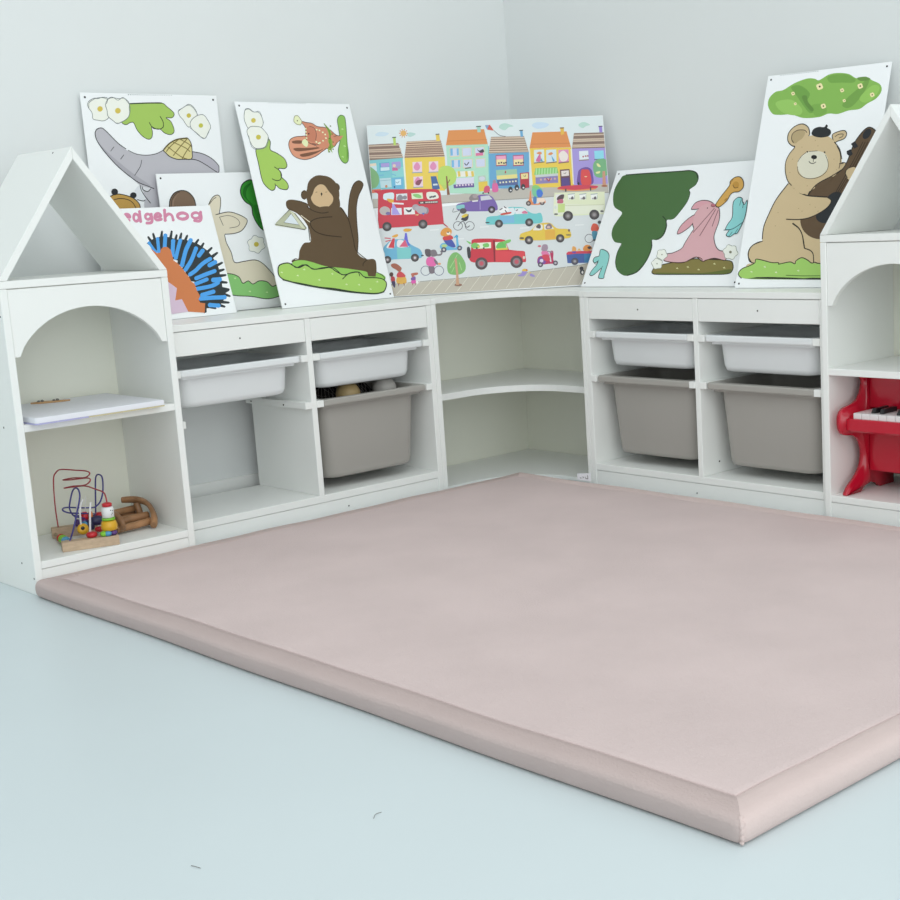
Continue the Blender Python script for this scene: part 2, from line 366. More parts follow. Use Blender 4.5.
for i in range(11): PB('white_key', (-.115, ky+i*kw, .260), (-.004, ky+(i+1)*kw-.0011, .2805), 'ivory', .0012)
for i in (2, 3, 5, 6, 7, 9, 10):
    y = ky+i*kw; bm = bmesh.new()
    t = [(-.078, .2808), (-.078, .292), (-.026, .292), (-.018, .2808)]
    prism(bm, t, y-.0065, y+.0055, lambda p, q, h: pf(p, h, q), .0012); obj('black_key', bm, 'black', pn)
# ------------------------------------------------------------------ white picture board lying on the left shelf
wb = thing('board_book', 'thin white board lying flat on the left house shelf, coloured print on its underside', 'board', (1.34, -.06, .388))
wf = lambda x, y, z: Vector((x, y, z))-wb.location
bx0, bx1, by0, by1 = 1.188, 1.502, -.212, .094
prism(bm := bmesh.new(), [(bx0, by0), (bx1, by0), (bx1, by1-.004), (bx1-.004, by1), (bx0, by1-.010)], .3912, .4035, wf, .0012); obj('white_top', bm, 'card', wb)
prism(bm := bmesh.new(), [(1.378, by0), (bx1+.0008, by0), (bx1+.0008, by1-.004), (bx1-.004, by1+.0008), (1.378, by1-.0035)], .3884, .3911, wf); obj('printed_underside', bm, 'lavender', wb)
prism(bm := bmesh.new(), [(bx0, by0), (1.3775, by0), (1.3775, by1-.0040), (bx0, by1-.009)], .3884, .3911, wf); obj('printed_underside', bm, 'mustard', wb)
ch = thing('wooden_piece', 'small flat orange wooden piece with dark marks on the white board', 'wooden piece', (1.352, -.165, .4036))
bm = bmesh.new(); d = Vector((-.070, .030, 0)); nrm = Vector((.030, .070, 0)).normalized()
pts = [(-.045, 0), (-.025, -.012), (.0, -.010), (.030, -.006), (.045, 0), (.028, .007), (0, .010), (-.025, .009)]
dn = d.normalized(); cfm = lambda p, q, h: dn*p+nrm*q+Vector((0, 0, h))
prism(bm, pts, .0002, .004, cfm, .0005); obj('wood', bm, 'chip', ch)
for q in (-.022, .012):
    bm = bmesh.new(); ball(bm, cfm(q-.004, .002, .0055), .0035, sz=.7); ball(bm, cfm(q+.004, 0, .006), .004, sz=.7); obj('dark_mark', bm, 'screw', ch)
# ------------------------------------------------------------------ bead maze
bmz = thing('bead_maze', 'wooden bead maze toy with red and navy wires and a clown bead stack', 'bead maze', (1.40, -.04, .0760))
o_ = bmz.location
u_ = Vector((-.118, .040, 0)).normalized(); w_ = Vector((-u_.y, u_.x, 0))
if w_.y > 0: w_ = -w_
O_ = Vector((1.44, .007, .0760))
tf = lambda a, b, z: O_+u_*a+w_*b+Vector((0, 0, z))-o_     # a along the blocks, b towards the back
ART_COLOURS='a3c45f 222626 2f3a2a eef3e6 6d7676 d3bd55 c9b94e c3c24e 7d8585 b5b2bb bbb9bf a9a7ae 2a2c30 3a3c40 dfe2e6 d8d8dc bd954b 3a3020 23262a d9cd92 7c6f3a 5a5020 8f9898 7a6350 4e3f33 8e7461 dfd6bf 2e2c28 6a655a 4a463e 35902f 1d6b1c 2a7d28 8a9296 8cc878 dff0b8 2f3638 4ea0e6 cd7c4d d4bccf d287a3 a6c960 d0bd55 c9bd4e dd9a7c 5a4038 7d5640 d48d70 c88065 6a4a40 4a302a e9edc0 7b7a55 55503a e6ecba 8fae4a 5f7a30 8fc05c 50704a cf8a6d d9efb0 6ea043 5f4c35 3a2d1e d2b48c 2e241a 6b5640 33271a e3d9bf b9bca0 dde5ea d5d6bd 4a4a40 92c65c a5cc66 30402a e6f5c8 233820 466b3a 24381f 8fd0cb 3a5a5a 82773f 5f6a30 d8a9ae d8a0a8 7a4a52 5a3a40 b86a78 d5a554 c2913f 7d5c28 b08238 8fd3d3 2f5a60 8a9080 7a7a60 7d7d68 f2f2b8 5a3a2a 86b556 6f9f48 74a34a 739f4a 96c463 94c35f 678f44 7aa94e 628c40 f0e3ae 5a5030 c9b48c ccb68f 5e4a34 25282c 2f261c 2a2620 b39f78 4a4030 dbd7c3 1d1c1c 24282a a38d66 a0ca68 2c3326 4a6a30 eef8d8 d6dadb dbe4e5 bdb7ae bdb6a8 8f8a80 dcd8cb e4e7e7 c9dbe6 b6d3cd e2b26c cf7f5d b7d6cb c7daea 7fc4cb 6fb4d4 8fcfcf 8b7468 c9b3a0 b7d36a 55605a e6d6c0 c5dfe6 5ba9c6 a99ad2 c9e0e6 c96a9b dfc9b8 a3a3c0 6aa9d0 bcd6dc 8fb7c0 cfe6ee 7aa0b0 3b5a80 7fae7a c98d66 d9785f e9ede0 e8cb5c a58877 dcc2a8 8a6a5a e3c65a 6a605a ead0dc dd8fb5 7d9ab0 8a5060 4a6a9f cfd8da b9cf6e b0dcc4 dc9155 c67b48 a3cfc0 4a5550 d9d0b0 cdd3e8 7ab4dc 3d4048 d9739b 40434a d9d7e6 e9e6dc dfc45f 6a5a96 e8d5e0 b7c9b8 e2c552 cfd2dc b8d66e 8a5f48 7fc4cc d8e6ec cf5a4a 7fa3c9 6a6a70 6aa5cc b09a88 dcc8b4 86705f 6fa9cf 46545a a8506f e9a0c0 ecdca8 9cc4a8 e6d98e 5a6a9a e3dfc0 b84a4a b53a48 e8d79a 8a7a60 3c4046 d96aa0 a98a9a d05a78 e8c855 dd9055 e0b64f 8a6a4a d6e3e3 7d6a60 d0dfe6 dd92bb dd8f60 d070a0 5aa0b8 5aa0c8 eadfd8 86c878 b0dca0 c7cfd0 8d82b4 d9b0a0 b04848 6a4a58 e3d9d4 5b4a86 8a7a70 e9e3d0 a697d6 8a7468 cdb9a6 9a86d0 5a4a70 dfe6ea 8a7a78 b0646c 8fd6e6 6a6a88 71549a d94f4f e8c9a0 79b082 e3e0a0 c9937c a8684a 2f3038 ca4250 d6e6ea d9dfe2 dfe6c8 e6e6da 8e8a92 8cc67a 4d5058 4f4a4c d9d5cc bdb3b0 7a70a0 dfe0e8 a99adc e3b04c e8e3e6 e9e8e6 4a464c a9a2a8 8f8a94 b5aeb4 e3b88a 5f7cb8 4a4648 77706f 8d8a8e 6fb0cf 7fc6c6 e9e6e3 e6e3e6 cf4450 d8607f 6a6ad0 e0a648 cf5a6a 404248 d0c3c8 d9a850 c94a4f a5634f 8a4a48 b84048 4a4260 d95aa8 7d5aa0 b86a58 a55a60 6a7088 7a6f78 e06aa8 7a7078 5f565c 7d747a dfa070 7fb46c a8d090 c79a7c 8f6a5a 6ab4d8 b9d08a 4a5aa8 cf4448 dd9a4a efe6d6 3a3030 4aa0c8 5a5a68 d0c8c8 7a63a8 86c3c4 cfd0d6 8e8486 a89a9c a594c8 e9e6e6 3f3a48 b9b4c8 5a5a60 3f4046 dfc24a 5a5458 6a6468 7a7a7a 73c6c8 7fb8d8 dfe6e8 efefef 55505a c85048 e3e3e8 d67a98 3f4248 a8a0a0 c93a48 d94a52 e6ecd6 7cc36a 6cbd62 dfc85a d9c85a 3f3d42 8a2834 56494c 8a8084 c25a68 d8d0c0 e08a58 7cc39a 4a7ad0 4f80b8 b9a8a0 efd9c8 e0e4c4 e4e6d2 c5d68a cdd0b0 e6e2e0 f0f0ec b0b8b8 b9c4b8 5a4a50 c06a80 cd4658 e0905a 4a4a4a d6dcd6 6a6a6a 9a9496 e2c24e e0ac4a e6e3dc 8a7a80 d8b8b0 55504a 8a7a50 7a5a50 c0b4b0 b8365f 7a4a96 d8cfe0 dd7aa8 a08a9a cf6a7a cf4458 56505c c0b8c0 9a8a9a 45609f 3f7fae e0a25a dfb070 dd9048 3f3a3a 7a4aa0 4f4f60 a8a8b0 d65a48 4f8fa8 55585c 9a8ac8 dfb84a c85848 dfc04a 2f3036 e3ddd8'.split()
ART={
'elephant':[
(0,1,0,"1180 5507 1312 5559 1836 5588 2223 5594 2370 5499 2553 5333 2480 5216 2305 5214 2438 5111 2502 4878 2396 4779 2225 4813 2094 4916 1923 4928 1858 4979 1867 4825 1822 4696 1717 4658 1559 4747 1437 4900 1362 5078 1264 5078 1146 5026 1041 5076 1058 5202"),
(1,3,18,"1180 5507 1312 5559 1836 5588 2223 5594 2370 5499 2553 5333 2480 5216 2305 5214 2438 5111 2502 4878 2396 4779 2225 4813 2094 4916 1923 4928 1858 4979 1867 4825 1822 4696 1717 4658 1559 4747 1437 4900 1362 5078 1264 5078 1146 5026 1041 5076 1058 5202"),
(2,1,21,"2136 5251 2205 5110 2187 4968 2036 4915 1872 4979 1807 5094"),
(2,1,31,"1326 5560 1836 5586 2223 5592"),
(3,1,0,"169 5467 198 5591 356 5668 465 5683 604 5710 735 5675 767 5501 704 5224 554 5123 393 5134 264 5170 256 5319"),
(4,3,16,"169 5467 198 5591 357 5680 464 5675 604 5710 735 5675 767 5501 704 5224 554 5123 393 5134 264 5170 256 5319"),
(4,1,13,"192 5442 214 5567 368 5663 480 5695 615 5693 721 5655"),
(5,1,0,"557 5418 543 5384 513 5359 475 5349 440 5358 417 5382 411 5416 425 5449 455 5474 493 5484 528 5476 552 5451"),
(3,1,0,"647 5524 733 5663 875 5703 1037 5681 1177 5696 1301 5584 1290 5458 1279 5306 1193 5178 1015 5089 901 5055 788 5137 678 5237 670 5387"),
(4,3,16,"647 5524 733 5663 875 5703 1037 5681 1177 5696 1301 5584 1290 5458 1279 5306 1193 5178 1015 5089 901 5055 788 5137 678 5237 670 5387"),
(4,1,13,"678 5549 749 5680 863 5715 1004 5642 1151 5713 1273 5584 1318 5458 1242 5230 1000 5076 875 5070"),
(5,1,0,"1042 5379 1027 5343 995 5317 955 5307 918 5316 893 5342 887 5377 902 5412 934 5438 974 5448 1011 5439 1036 5414"),
(3,1,0,"2693 5400 2836 5479 3025 5574 3163 5484 3234 5328 3181 5143 2982 4984 2896 5010 2797 5166 2706 5270"),
(4,3,16,"2693 5400 2836 5479 3025 5574 3163 5484 3234 5328 3181 5143 2982 4984 2896 5010 2797 5166 2706 5270"),
(6,1,0,"3048 5278 3036 5249 3009 5228 2975 5220 2944 5228 2922 5248 2917 5277 2929 5306 2956 5327 2990 5335 3021 5328 3043 5307"),
(3,1,0,"3013 5116 3195 5262 3411 5303 3531 5172 3599 4987 3504 4828 3395 4682 3250 4735 3141 4827 3008 4958"),
(4,3,16,"3013 5116 3195 5262 3411 5303 3531 5172 3599 4987 3504 4828 3395 4682 3250 4735 3141 4827 3008 4958"),
(7,1,0,"3376 5018 3363 4989 3336 4967 3302 4960 3270 4967 3248 4988 3243 5017 3255 5046 3282 5068 3316 5076 3349 5068 3370 5047"),
(8,1,13,"2669 5373 2805 5466 2992 5547 3133 5484 3254 5302"),
(8,1,13,"2978 4958 3170 4814 3363 4669 3537 4855"),
(9,1,0,"2898 4314 3077 4313 3312 4258 3540 4136 3704 3974 3725 3893 3676 3746 3449 3897 3166 4061 2875 4130"),
(1,3,21,"2898 4314 3077 4313 3312 4258 3540 4136 3704 3974 3725 3893 3676 3746 3449 3897 3166 4061 2875 4130"),
(10,1,0,"292 4872 396 4947 501 4922 621 4797 864 4558 1064 4392 1329 4275 1608 4247 1899 4283 2142 4385 2336 4306 2528 4199 2817 4144 3053 4115 3280 4006 3678 3759 3659 3356 3392 2691 2310 2467 1459 2633 1418 3206 1388 3413 1288 3519 1087 3703 739 4014 433 4396 300 4622"),
(11,1,0,"323 4597 487 4396 755 4141 1156 3804 1571 3512 1620 3446 1292 3544 1087 3703 739 4014 429 4371"),
(12,1,21,"1087 3703 739 4014 433 4396 300 4622 269 4797 322 4897 436 4942 551 4885 864 4558 1067 4412"),
(12,1,18,"1118 4379 1330 4283 1608 4247 1899 4283 2142 4385"),
(12,1,21,"2757 4139 3052 4110 3280 4006 3677 3754"),
(12,1,21,"1012 3768 1293 3557 1563 3448 1726 3379"),
(13,1,16,"743 4470 632 4357"),
(13,1,16,"987 4265 881 4152"),
(13,1,16,"1468 4128 1401 3954 1217 3731"),
(14,1,0,"1340 3479 1397 3258 1462 3101 1372 3065 1180 3109 1137 3214 1184 3367"),
(12,1,21,"1340 3479 1353 3362 1433 3205 1578 3006"),
(12,1,21,"1208 3114 1373 3072 1448 3101"),
(15,1,0,"1391 3439 1614 3395 1607 3343 1517 3306 1410 3361"),
(12,1,21,"1391 3439 1410 3361 1532 3311 1626 3381"),
(16,1,0,"514 3232 698 3270 941 3219 1127 3137 1251 3004 1263 2874 1183 2696 672 2639 372 2880 378 3134"),
(1,3,23,"514 3232 698 3270 941 3219 1127 3137 1251 3004 1263 2874 1183 2696 672 2639 372 2880 378 3134"),
(17,1,21,"569 3128 738 3154 956 3116 1084 3022 1150 2878"),
(18,1,0,"699 3323 681 3282 644 3252 597 3242 554 3255 525 3286 518 3328 535 3370 572 3399 619 3409 663 3397 692 3366"),
(18,1,0,"1205 3222 1188 3184 1152 3157 1106 3148 1062 3159 1033 3188 1026 3227 1043 3265 1079 3292 1125 3301 1169 3290 1198 3261"),
(19,1,0,"2128 4385 2307 4540 2525 4644 2735 4675 2869 4682 2956 4538 2959 4327 2921 4143 2697 4132 2490 4134 2294 4202 2176 4307"),
(1,3,23,"2128 4385 2307 4540 2525 4644 2735 4675 2869 4682 2956 4538 2959 4327 2921 4143 2697 4132 2490 4134 2294 4202 2176 4307"),
(20,1,23,"2254 4462 2616 4198 2787 4139"),
(20,1,23,"2429 4579 2764 4433 2900 4327"),
(20,1,23,"2644 4657 2866 4538 2952 4459"),
(20,1,23,"2853 4669 2620 4460 2385 4227"),
(20,1,23,"2952 4511 2781 4328 2639 4146"),
(20,1,23,"2616 4664 2359 4488 2194 4333"),
(21,1,34,"2128 4385 2307 4540 2525 4644 2735 4675 2869 4682"),
(22,0,26,"1300 5789 1327 5789"),
(22,0,26,"1362 5790 1390 5790"),
(22,0,26,"1425 5790 1453 5791"),
(22,0,26,"1488 5791 1516 5792"),
(22,0,26,"1551 5792 1580 5793"),
(22,0,26,"1615 5793 1643 5793"),
(22,0,26,"1678 5793 1706 5794"),
(22,0,26,"1742 5794 1770 5795"),
(22,0,26,"1806 5795 1834 5796"),
(22,0,26,"1870 5796 1898 5796"),
(22,0,26,"1934 5797 1962 5797"),
(22,0,26,"1998 5797 2027 5798"),
(22,0,26,"2062 5798 2091 5799"),
(22,0,26,"2127 5799 2156 5800"),
(22,0,26,"2192 5800 2220 5800"),
(22,0,26,"2256 5801 2285 5801"),
(22,0,26,"2321 5801 2350 5802"),
(22,0,26,"2387 5802 2416 5803"),
(22,0,26,"2452 5803 2481 5804"),
(22,0,26,"2518 5804 2547 5804"),
],
'sheep':[
(23,1,0,"271 2964 325 3108 461 3250 668 3309 861 3268 1005 3117 1045 2939 1014 2733 793 2594 430 2608 256 2761"),
(1,3,27,"271 2964 325 3108 461 3250 668 3309 861 3268 1005 3117 1045 2939 1014 2733 793 2594 430 2608 256 2761"),
(24,1,22,"335 2845 349 3049 490 3220 630 3274"),
(25,1,0,"518 3190 592 3246 435 3075 372 2873 339 2874 382 3048"),
(26,1,0,"1438 2911 1585 3095 1738 3153 1825 3088 1803 2878 1720 2651 2010 2703 2294 2629 2546 2492 2555 2385 2375 2179 2117 2106 1822 2099 1836 1866 1944 1606 2000 1326 2298 1329 2652 1350 2890 1249 3111 1018 3284 788 3296 524 2863 382 1773 468 1521 742 1277 1685 1257 2188"),
(27,1,22,"1438 2911 1585 3095 1739 3161 1826 3096 1803 2878 1719 2642"),
(27,1,16,"1473 2923 1602 3052 1706 3099"),
(27,1,22,"1612 2634 2009 2695 2294 2629 2547 2500 2565 2384 2375 2179 2117 2106 1822 2099"),
(28,1,16,"1722 2566 1994 2598 2229 2525 2333 2394 2243 2291 1993 2260"),
(29,1,16,"1722 2566 1808 2332"),
(27,1,22,"1810 2087 1836 1866 1944 1606 2010 1325 2298 1329 2652 1350 2890 1249 3111 1018 3284 788"),
(30,1,0,"2490 3280 2589 3447 2829 3548 3013 3438 3566 3037 3592 2515 3374 2090 3075 2147 2898 2327 2786 2589 2771 2825 2591 2959 2492 3132"),
(1,3,30,"2490 3280 2589 3447 2829 3548 3013 3438 3566 3037 3592 2515 3374 2090 3075 2147 2898 2327 2786 2589 2771 2825 2591 2959 2492 3132"),
(31,1,0,"2558 3236 2654 3382 2866 3463 2688 3275 2656 3063 2784 2910 2843 2801 2690 2956 2563 3108"),
(32,1,0,"2849 2844 3215 2745 3476 2433 3380 2133 3129 2166 2930 2369"),
(3,1,0,"3041 1760 3053 1693 2998 1643 2927 1617 2879 1571 2816 1526 2740 1538 2682 1576 2615 1586 2541 1607 2520 1669 2532 1732 2512 1788 2501 1854 2555 1904 2625 1930 2673 1975 2735 2021 2811 2009 2869 1972 2937 1962 3012 1942 3034 1879 3021 1815"),
(33,3,14,"3041 1760 3053 1693 2998 1643 2927 1617 2879 1571 2816 1526 2740 1538 2682 1576 2615 1586 2541 1607 2520 1669 2532 1732 2512 1788 2501 1854 2555 1904 2625 1930 2673 1975 2735 2021 2811 2009 2869 1972 2937 1962 3012 1942 3034 1879 3021 1815"),
(6,1,0,"2854 1770 2824 1723 2766 1707 2713 1729 2697 1778 2727 1824 2785 1841 2838 1818"),
(34,1,0,"1607 990 1855 1016 2087 914 2184 736 2367 787 2503 691 2716 762 2965 723 3124 581 3309 611 3606 501 3477 334 2945 245 2402 354 1866 426 1544 570"),
(1,3,22,"1607 990 1855 1016 2087 914 2184 736 2367 787 2503 691 2716 762 2965 723 3124 581 3309 611 3606 501 3477 334 2945 245 2402 354 1866 426 1544 570"),
(35,0,14,"1930 904 1948 878"),
(35,0,14,"1970 915 1959 883"),
(35,0,14,"1991 889 1966 871"),
(35,0,14,"2343 509 2362 483"),
(35,0,14,"2384 520 2372 488"),
(35,0,14,"2405 493 2380 476"),
(35,0,14,"2891 445 2910 419"),
(35,0,14,"2932 456 2921 424"),
(35,0,14,"2954 429 2929 412"),
],
'hedgehog':[
(36,0,0,"1253 2037 1369 2105 1515 2156 1759 2204 1981 2163 2163 2094 2363 2084 2522 2045 2738 1958 2840 1892 2994 1761 3092 1618 3177 1429 3228 1241 3210 1058 3218 904 3191 753 3216 597 3189 446 3059 303 2852 199 2538 197 2508 93 2415 71 2462 294 2287 400 2438 508 2321 638 2423 751 2339 818 2373 936 2227 962 2249 1096 2166 1162 2191 1250 2104 1301 2142 1374 1993 1444 2035 1531 1883 1585 1904 1718 1803 1888 1570 1768 1409 1895"),
(36,0,0,"1511 1978 1372 2214 1334 2223 1316 2187 1404 1927"),
(36,0,0,"1579 1959 1541 2287 1510 2307 1481 2275 1465 1938"),
(36,0,0,"1706 1992 1816 2323 1799 2354 1759 2332 1599 2010"),
(36,0,0,"1966 1975 2107 2314 2092 2346 2051 2326 1862 1999"),
(36,0,0,"2114 1964 2224 2205 2211 2238 2169 2220 2011 1994"),
(36,0,0,"2247 1958 2377 2243 2364 2276 2322 2258 2143 1986"),
(36,0,0,"2367 1913 2536 2171 2529 2206 2485 2194 2273 1957"),
(36,0,0,"2602 1799 2838 2038 2842 2076 2797 2071 2525 1863"),
(36,0,0,"2740 1673 2972 1931 2973 1969 2928 1963 2657 1731"),
(36,0,0,"2873 1564 3183 1792 3194 1831 3150 1833 2812 1641"),
(36,0,0,"3055 1487 3313 1644 3330 1682 3287 1690 3007 1572"),
(36,0,0,"3078 1236 3386 1366 3411 1402 3371 1416 3050 1330"),
(36,0,0,"3136 1106 3378 1174 3409 1207 3375 1227 3130 1206"),
(36,0,0,"3125 982 3387 1018 3423 1047 3395 1073 3139 1084"),
(36,0,0,"3067 833 3355 811 3396 833 3377 865 3109 933"),
(36,0,0,"3082 648 3361 620 3403 640 3385 673 3126 748"),
(36,0,0,"3036 532 3330 439 3375 452 3366 488 3102 625"),
(36,0,0,"2911 295 3258 265 3299 287 3279 318 2950 395"),
(36,0,0,"2813 244 3087 167 3132 182 3121 217 2875 338"),
(36,0,0,"2590 204 2792 148 2836 161 2826 197 2655 296"),
(36,0,0,"3053 763 3347 679 3382 615 3121 513 3000 584"),
(37,1,83,"1326 2042 1447 1799"),
(37,1,0,"1372 2039 1356 2015 1329 2001 1300 2003 1281 2019 1279 2044 1295 2068 1323 2083 1351 2081 1370 2065"),
(37,1,0,"1493 1796 1477 1772 1450 1758 1421 1760 1402 1776 1400 1801 1416 1825 1444 1839 1472 1838 1491 1821"),
(37,1,94,"1602 2137 1545 1799"),
(37,1,0,"1654 2135 1636 2107 1605 2091 1573 2093 1551 2112 1549 2140 1567 2167 1598 2183 1631 2182 1652 2163"),
(37,1,0,"1598 1796 1580 1769 1549 1753 1516 1755 1495 1774 1493 1802 1511 1829 1542 1845 1574 1843 1596 1824"),
(37,1,109,"1855 2214 1748 1906"),
(37,1,0,"1917 2211 1896 2179 1859 2160 1821 2162 1796 2184 1793 2217 1814 2249 1851 2268 1889 2266 1915 2244"),
(37,1,0,"1810 1903 1789 1871 1752 1853 1714 1855 1689 1877 1686 1910 1707 1942 1744 1960 1782 1958 1807 1936"),
(37,1,114,"2044 2055 1919 1688"),
(37,1,0,"2109 2052 2087 2018 2048 1998 2008 2000 1981 2023 1978 2058 2001 2092 2040 2112 2080 2110 2107 2087"),
(37,1,0,"1984 1684 1962 1650 1923 1631 1883 1633 1856 1657 1854 1691 1876 1725 1915 1744 1955 1742 1981 1719"),
(37,1,104,"2261 2059 2120 1826 1997 1608"),
(37,1,0,"2321 2056 2300 2025 2265 2007 2228 2009 2203 2030 2201 2062 2221 2093 2257 2111 2294 2109 2318 2088"),
(37,1,0,"2056 1604 2036 1574 2001 1557 1964 1559 1940 1580 1937 1612 1958 1642 1993 1660 2030 1657 2054 1636"),
(37,1,114,"2575 2049 2370 1812 2243 1608 2127 1405"),
(37,1,0,"2642 2045 2619 2011 2579 1991 2538 1994 2511 2017 2508 2052 2531 2086 2570 2106 2612 2104 2639 2081"),
(37,1,0,"2193 1401 2171 1367 2132 1348 2091 1351 2064 1374 2062 1409 2084 1443 2123 1462 2164 1459 2190 1436"),
(37,1,109,"2674 1819 2435 1506 2200 1280"),
(37,1,0,"2738 1815 2716 1783 2678 1764 2638 1766 2612 1789 2609 1823 2631 1855 2669 1874 2709 1872 2735 1849"),
(37,1,0,"2263 1276 2241 1244 2204 1225 2165 1228 2140 1251 2137 1284 2158 1316 2196 1334 2235 1332 2260 1309"),
(37,1,109,"2857 1748 2711 1625"),
(37,1,0,"2922 1744 2900 1711 2861 1693 2822 1695 2795 1717 2793 1751 2815 1784 2853 1803 2893 1800 2919 1778"),
(37,1,0,"2775 1622 2753 1589 2715 1570 2675 1573 2649 1595 2647 1629 2668 1662 2706 1680 2746 1678 2772 1656"),
(37,1,104,"3027 1515 2748 1395 2493 1230 2295 1138"),
(37,1,0,"3089 1511 3068 1480 3031 1462 2993 1465 2967 1486 2965 1519 2986 1550 3023 1567 3061 1565 3086 1543"),
(37,1,0,"2355 1134 2335 1103 2299 1086 2262 1089 2237 1110 2235 1142 2255 1172 2291 1190 2328 1187 2353 1166"),
(37,1,114,"3156 1415 2960 1345"),
(37,1,0,"3224 1410 3201 1376 3160 1357 3118 1359 3090 1383 3087 1419 3111 1453 3151 1473 3193 1470 3221 1446"),
(37,1,0,"3028 1340 3004 1306 2964 1287 2922 1290 2894 1313 2892 1349 2915 1383 2955 1403 2997 1400 3025 1376"),
(37,1,104,"3068 1175 2767 1105 2449 1021"),
(37,1,0,"3130 1171 3109 1140 3072 1123 3034 1125 3008 1147 3006 1180 3027 1211 3064 1228 3102 1226 3128 1204"),
(37,1,0,"2510 1017 2489 986 2454 969 2416 972 2391 993 2389 1025 2410 1056 2445 1073 2483 1070 2508 1049"),
(37,1,99,"2762 968 2390 874"),
(37,1,0,"2821 964 2801 935 2766 918 2730 921 2707 942 2704 972 2724 1001 2759 1018 2795 1015 2818 995"),
(37,1,0,"2447 870 2428 841 2394 825 2358 828 2335 848 2333 879 2352 908 2386 924 2422 921 2445 901"),
(37,1,125,"3157 939 2963 938"),
(37,1,0,"3232 934 3207 897 3162 876 3116 879 3086 906 3083 945 3108 982 3152 1003 3199 999 3229 973"),
(37,1,0,"3038 933 3012 896 2968 875 2922 878 2892 905 2889 944 2915 980 2958 1001 3004 998 3035 972"),
(37,1,104,"3079 853 2847 779 2402 738"),
(37,1,0,"3141 848 3120 818 3083 800 3045 803 3020 825 3017 858 3038 888 3075 906 3113 903 3139 881"),
(37,1,0,"2462 733 2442 702 2406 685 2368 688 2344 710 2341 742 2362 773 2398 790 2435 787 2460 765"),
(37,1,109,"2872 625 2506 563"),
(37,1,0,"2936 619 2914 587 2876 569 2836 573 2810 596 2807 630 2829 662 2867 680 2907 677 2934 654"),
(37,1,0,"2570 558 2548 526 2510 508 2471 511 2445 534 2442 568 2464 600 2502 618 2541 614 2567 592"),
(37,1,114,"3172 447 2755 466 2428 472"),
(37,1,0,"3241 441 3217 408 3177 389 3134 392 3106 417 3104 453 3127 487 3168 505 3210 502 3238 477"),
(37,1,0,"2495 467 2472 434 2432 415 2391 419 2364 443 2361 478 2384 511 2424 530 2465 526 2492 502"),
(37,1,114,"2665 276 2917 239"),
(37,1,0,"2732 271 2709 237 2670 219 2628 222 2601 247 2598 282 2621 316 2661 334 2702 330 2730 306"),
(37,1,0,"2985 233 2961 200 2921 181 2879 185 2852 209 2849 245 2872 279 2912 297 2954 293 2982 269"),
(38,0,0,"1137 2087 1468 1759 1570 1768 1611 1855 1710 1914 1825 1908 1901 1823 1904 1659 1903 1539 1985 1474 2084 1348 2150 1223 2240 1066 2273 943 2356 877 2372 695 2430 539 2354 454 2379 362 2526 334 2436 85 1945 159 1508 155 869 213 671 654"),
(39,0,0,"1468 1062 1612 963 1792 800 1652 484 1858 502 1952 159 1504 140 1023 184"),
(40,1,78,"836 2766 952 2741 965 2788 917 2821 841 2806 800 2741 819 2675 914 2658"),
(40,1,0,"878 2765 858 2738 825 2728 798 2740 793 2768 813 2795 846 2805 873 2793"),
(40,1,0,"957 2656 937 2629 904 2619 877 2632 872 2660 892 2687 925 2697 952 2684"),
(40,1,78,"1279 2877 1242 2618"),
(40,1,0,"1322 2875 1302 2848 1268 2838 1241 2850 1236 2878 1257 2906 1290 2916 1317 2904"),
(40,1,0,"1285 2617 1264 2589 1231 2579 1204 2592 1199 2620 1219 2647 1253 2657 1280 2645"),
(40,3,75,"1147 2821 1219 2765 1202 2673 1114 2629 1064 2678 1084 2770"),
(40,3,73,"1503 2808 1570 2765 1552 2699 1468 2662 1409 2705 1429 2776"),
(40,1,78,"1600 2796 1590 2657 1531 2574 1412 2569"),
(40,1,0,"1643 2794 1623 2767 1589 2757 1561 2769 1556 2798 1577 2825 1611 2835 1638 2823"),
(40,1,0,"1455 2567 1435 2540 1401 2530 1374 2542 1369 2571 1389 2598 1423 2608 1450 2595"),
(40,1,78,"1691 2720 1858 2733 1858 2787 1791 2810 1709 2765 1680 2681 1732 2636 1856 2652"),
(40,1,0,"1734 2719 1714 2691 1680 2681 1652 2694 1647 2722 1668 2749 1702 2760 1730 2747"),
(40,1,0,"1900 2651 1879 2623 1845 2613 1817 2626 1812 2654 1833 2681 1867 2692 1895 2679"),
(40,1,84,"2022 2888 1967 2621"),
(40,1,0,"2070 2887 2047 2857 2010 2845 1979 2859 1974 2890 1997 2920 2034 2931 2064 2918"),
(40,1,0,"2015 2619 1992 2589 1955 2578 1924 2592 1919 2623 1942 2653 1979 2664 2009 2650"),
(40,1,78,"2005 2722 2113 2785 2200 2741 2208 2619"),
(40,1,0,"2049 2720 2028 2693 1993 2682 1965 2695 1960 2724 1981 2751 2016 2762 2044 2749"),
(40,1,0,"2252 2618 2231 2590 2196 2580 2168 2593 2163 2621 2184 2649 2219 2659 2247 2646"),
(40,3,88,"2545 2797 2672 2746 2643 2665 2497 2630 2371 2681 2400 2761"),
(40,3,75,"2962 2792 3051 2737 3010 2656 2889 2636 2810 2685 2839 2760"),
(40,1,78,"3103 2796 3078 2629 2981 2556 2855 2577"),
(40,1,0,"3149 2795 3127 2766 3091 2756 3062 2769 3056 2798 3078 2826 3114 2837 3144 2824"),
(40,1,0,"2901 2575 2879 2547 2843 2536 2814 2550 2809 2579 2831 2607 2867 2617 2895 2604"),
(40,1,84,"525 2896 499 2649"),
(40,1,0,"570 2894 548 2865 513 2854 485 2867 480 2897 501 2926 536 2938 565 2924"),
(40,1,0,"544 2647 523 2618 487 2607 459 2621 454 2650 475 2679 510 2690 539 2677"),
